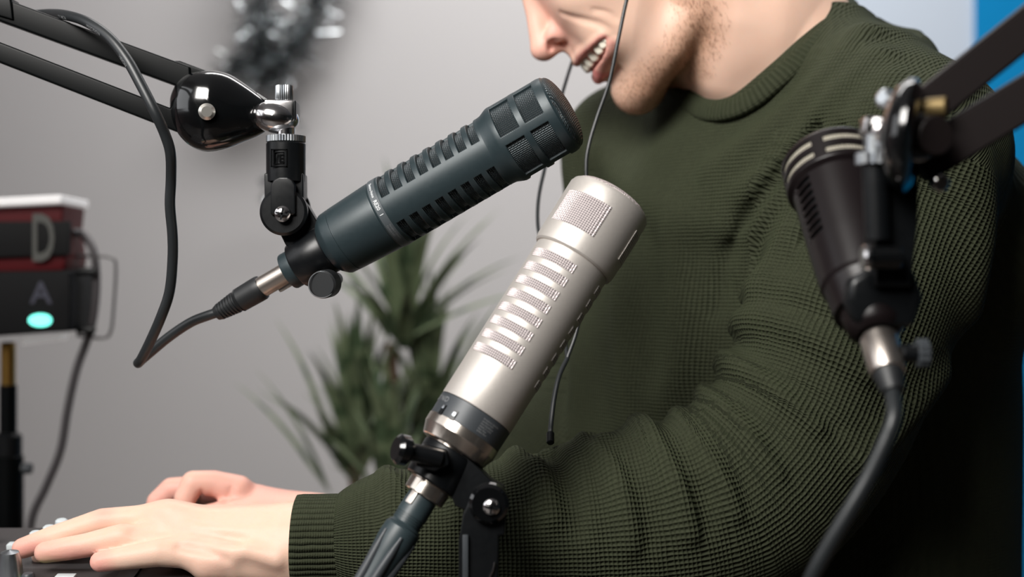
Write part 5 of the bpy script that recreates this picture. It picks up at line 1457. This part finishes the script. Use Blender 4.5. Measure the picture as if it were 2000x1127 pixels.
# trousers, simple, below the frame
tr_ = Field()
tr_.u(Tube([np.array([.26, 1.2, .64]), np.array([.27, 1.2, .54])], .145), 0.03)
for s_ in (1, -1):
    h0 = np.array([.26, 1.2, .50]) + Lx * 0.09 * s_; kn_ = h0 + np.array([-.34, -.06 * s_ * 0 + .0, .02]); kn_[2] = .53
    tr_.u(Tube([h0, kn_, kn_ + np.array([-.02, 0, -.42])], np.array([.085, .062, .045])), 0.03)
Vt, Qt = isosurf(tr_, np.array([-0.35, .8, .05]), np.array([.55, 1.5, .75]), 0.008, slack=1.6)
mesh_obj('trousers', Vt, Qt, mat('dark_denim', lin(34, 38, 48), 0.8), pers, sharp=0)
for s_ in (1, -1):
    h0 = np.array([.26, 1.2, .50]) + Lx * 0.09 * s_; q = h0 + np.array([-.36, 0, 0]); q[2] = .04
    V, F = lathe([(-.02, 1e-5), (0, .035), (.06, .042), (.16, .045), (.24, .036), (.27, 1e-5)], frame(q + np.array([.07, 0, 0]), q + np.array([-.2, 0, 0]), (0, 0, 1)), 24, closed=False); V[:, 2] = np.maximum(V[:, 2], 0.0); mesh_obj('shoe', V, F, M['black_rubber'], pers)
# stool under the person
so = thing('stool', 'dark round stool under the seated person', 'stool', (.28, 1.2, 0))
V, F = lathe([(0.335, 1e-5), (.335, .17), (.345, .18), (.37, .18), (.383, .165), (.385, 1e-5)], frame((.28, 1.2, 0), (.28, 1.2, 1)), 64, closed=False); mesh_obj('seat', V, F, M['black_plastic'], so)
for a in range(4):
    a = a * PI / 2 + .4; V, F = cyl(np.array([.28 + .10 * math.cos(a), 1.2 + .10 * math.sin(a), .335]), np.array([.28 + .2 * math.cos(a), 1.2 + .2 * math.sin(a), 0.0]), 0.014); mesh_obj('leg', V, F, M['black_metal'], so)

# ------------------------------------------------------------------ earphone cable
ec = thing('earphone_cable', 'thin black earphone cable hanging in front of the mouth and chest', 'cable', P(1150, 340, 1.03))
V, F, _ = sweep(catmull([P(*p) for p in ((1290, -150, 1.022), (1268, -110, 1.02), (1245, -70, 1.018), (1224, 0, 1.018), (1207, 80, 1.015), (1190, 160, 1.015), (1166, 230, 1.015), (1150, 285, 1.012), (1145, 330, 1.01), (1150, 420, 1.005), (1145, 540, 1.0), (1128, 640, .99), (1108, 700, .985))], 8), 0.0014, 10); c1_ = mesh_obj('near_strand', V, F, M['cable'], ec)
V, F, _ = sweep(catmull([P(*p) for p in ((1180, -60, 1.16), (1150, 40, 1.155), (1118, 120, 1.14), (1102, 170, 1.12), (1080, 250, 1.10), (1066, 320, 1.09), (1053, 380, 1.08), (1050, 430, 1.07), (1056, 470, 1.06), (1080, 560, 1.03), (1100, 640, 1.0), (1108, 700, .985))], 8), 0.0014, 10); mesh_obj('far_strand', V, F, M['cable'], ec)
V, F, _ = sweep(catmull([P(*p) for p in ((1108, 700, .985), (1092, 735, .975), (1082, 780, .965), (1076, 830, .955), (1075, 850, .948))], 8), 0.0017, 10); mesh_obj('joined_cable', V, F, M['cable'], ec)
V, F = lathe([(0, 1e-5), (0, .006), (.004, .007), (.009, .005), (.011, 1e-5)], frame(P(1290, -150, 1.020), P(1290, -150, 1.05)), 20, closed=False); mesh_obj('earbud', V, F, M['black_plastic'], ec)
V, F = cyl(P(1075, 845, .948), P(1075, 866, .942), 0.0026, 20); mesh_obj('splitter', V, F, M['black_plastic'], ec)

for o in list(bpy.data.objects):
    g = {'microphone': 'broadcast microphones', 'microphone_clamp': 'microphone clamps', 'microphone_cable': 'microphone cables', 'boom_arm': 'boom arms'}.get(o.name.split('.')[0])
    if g and o.parent is None: o['group'] = g
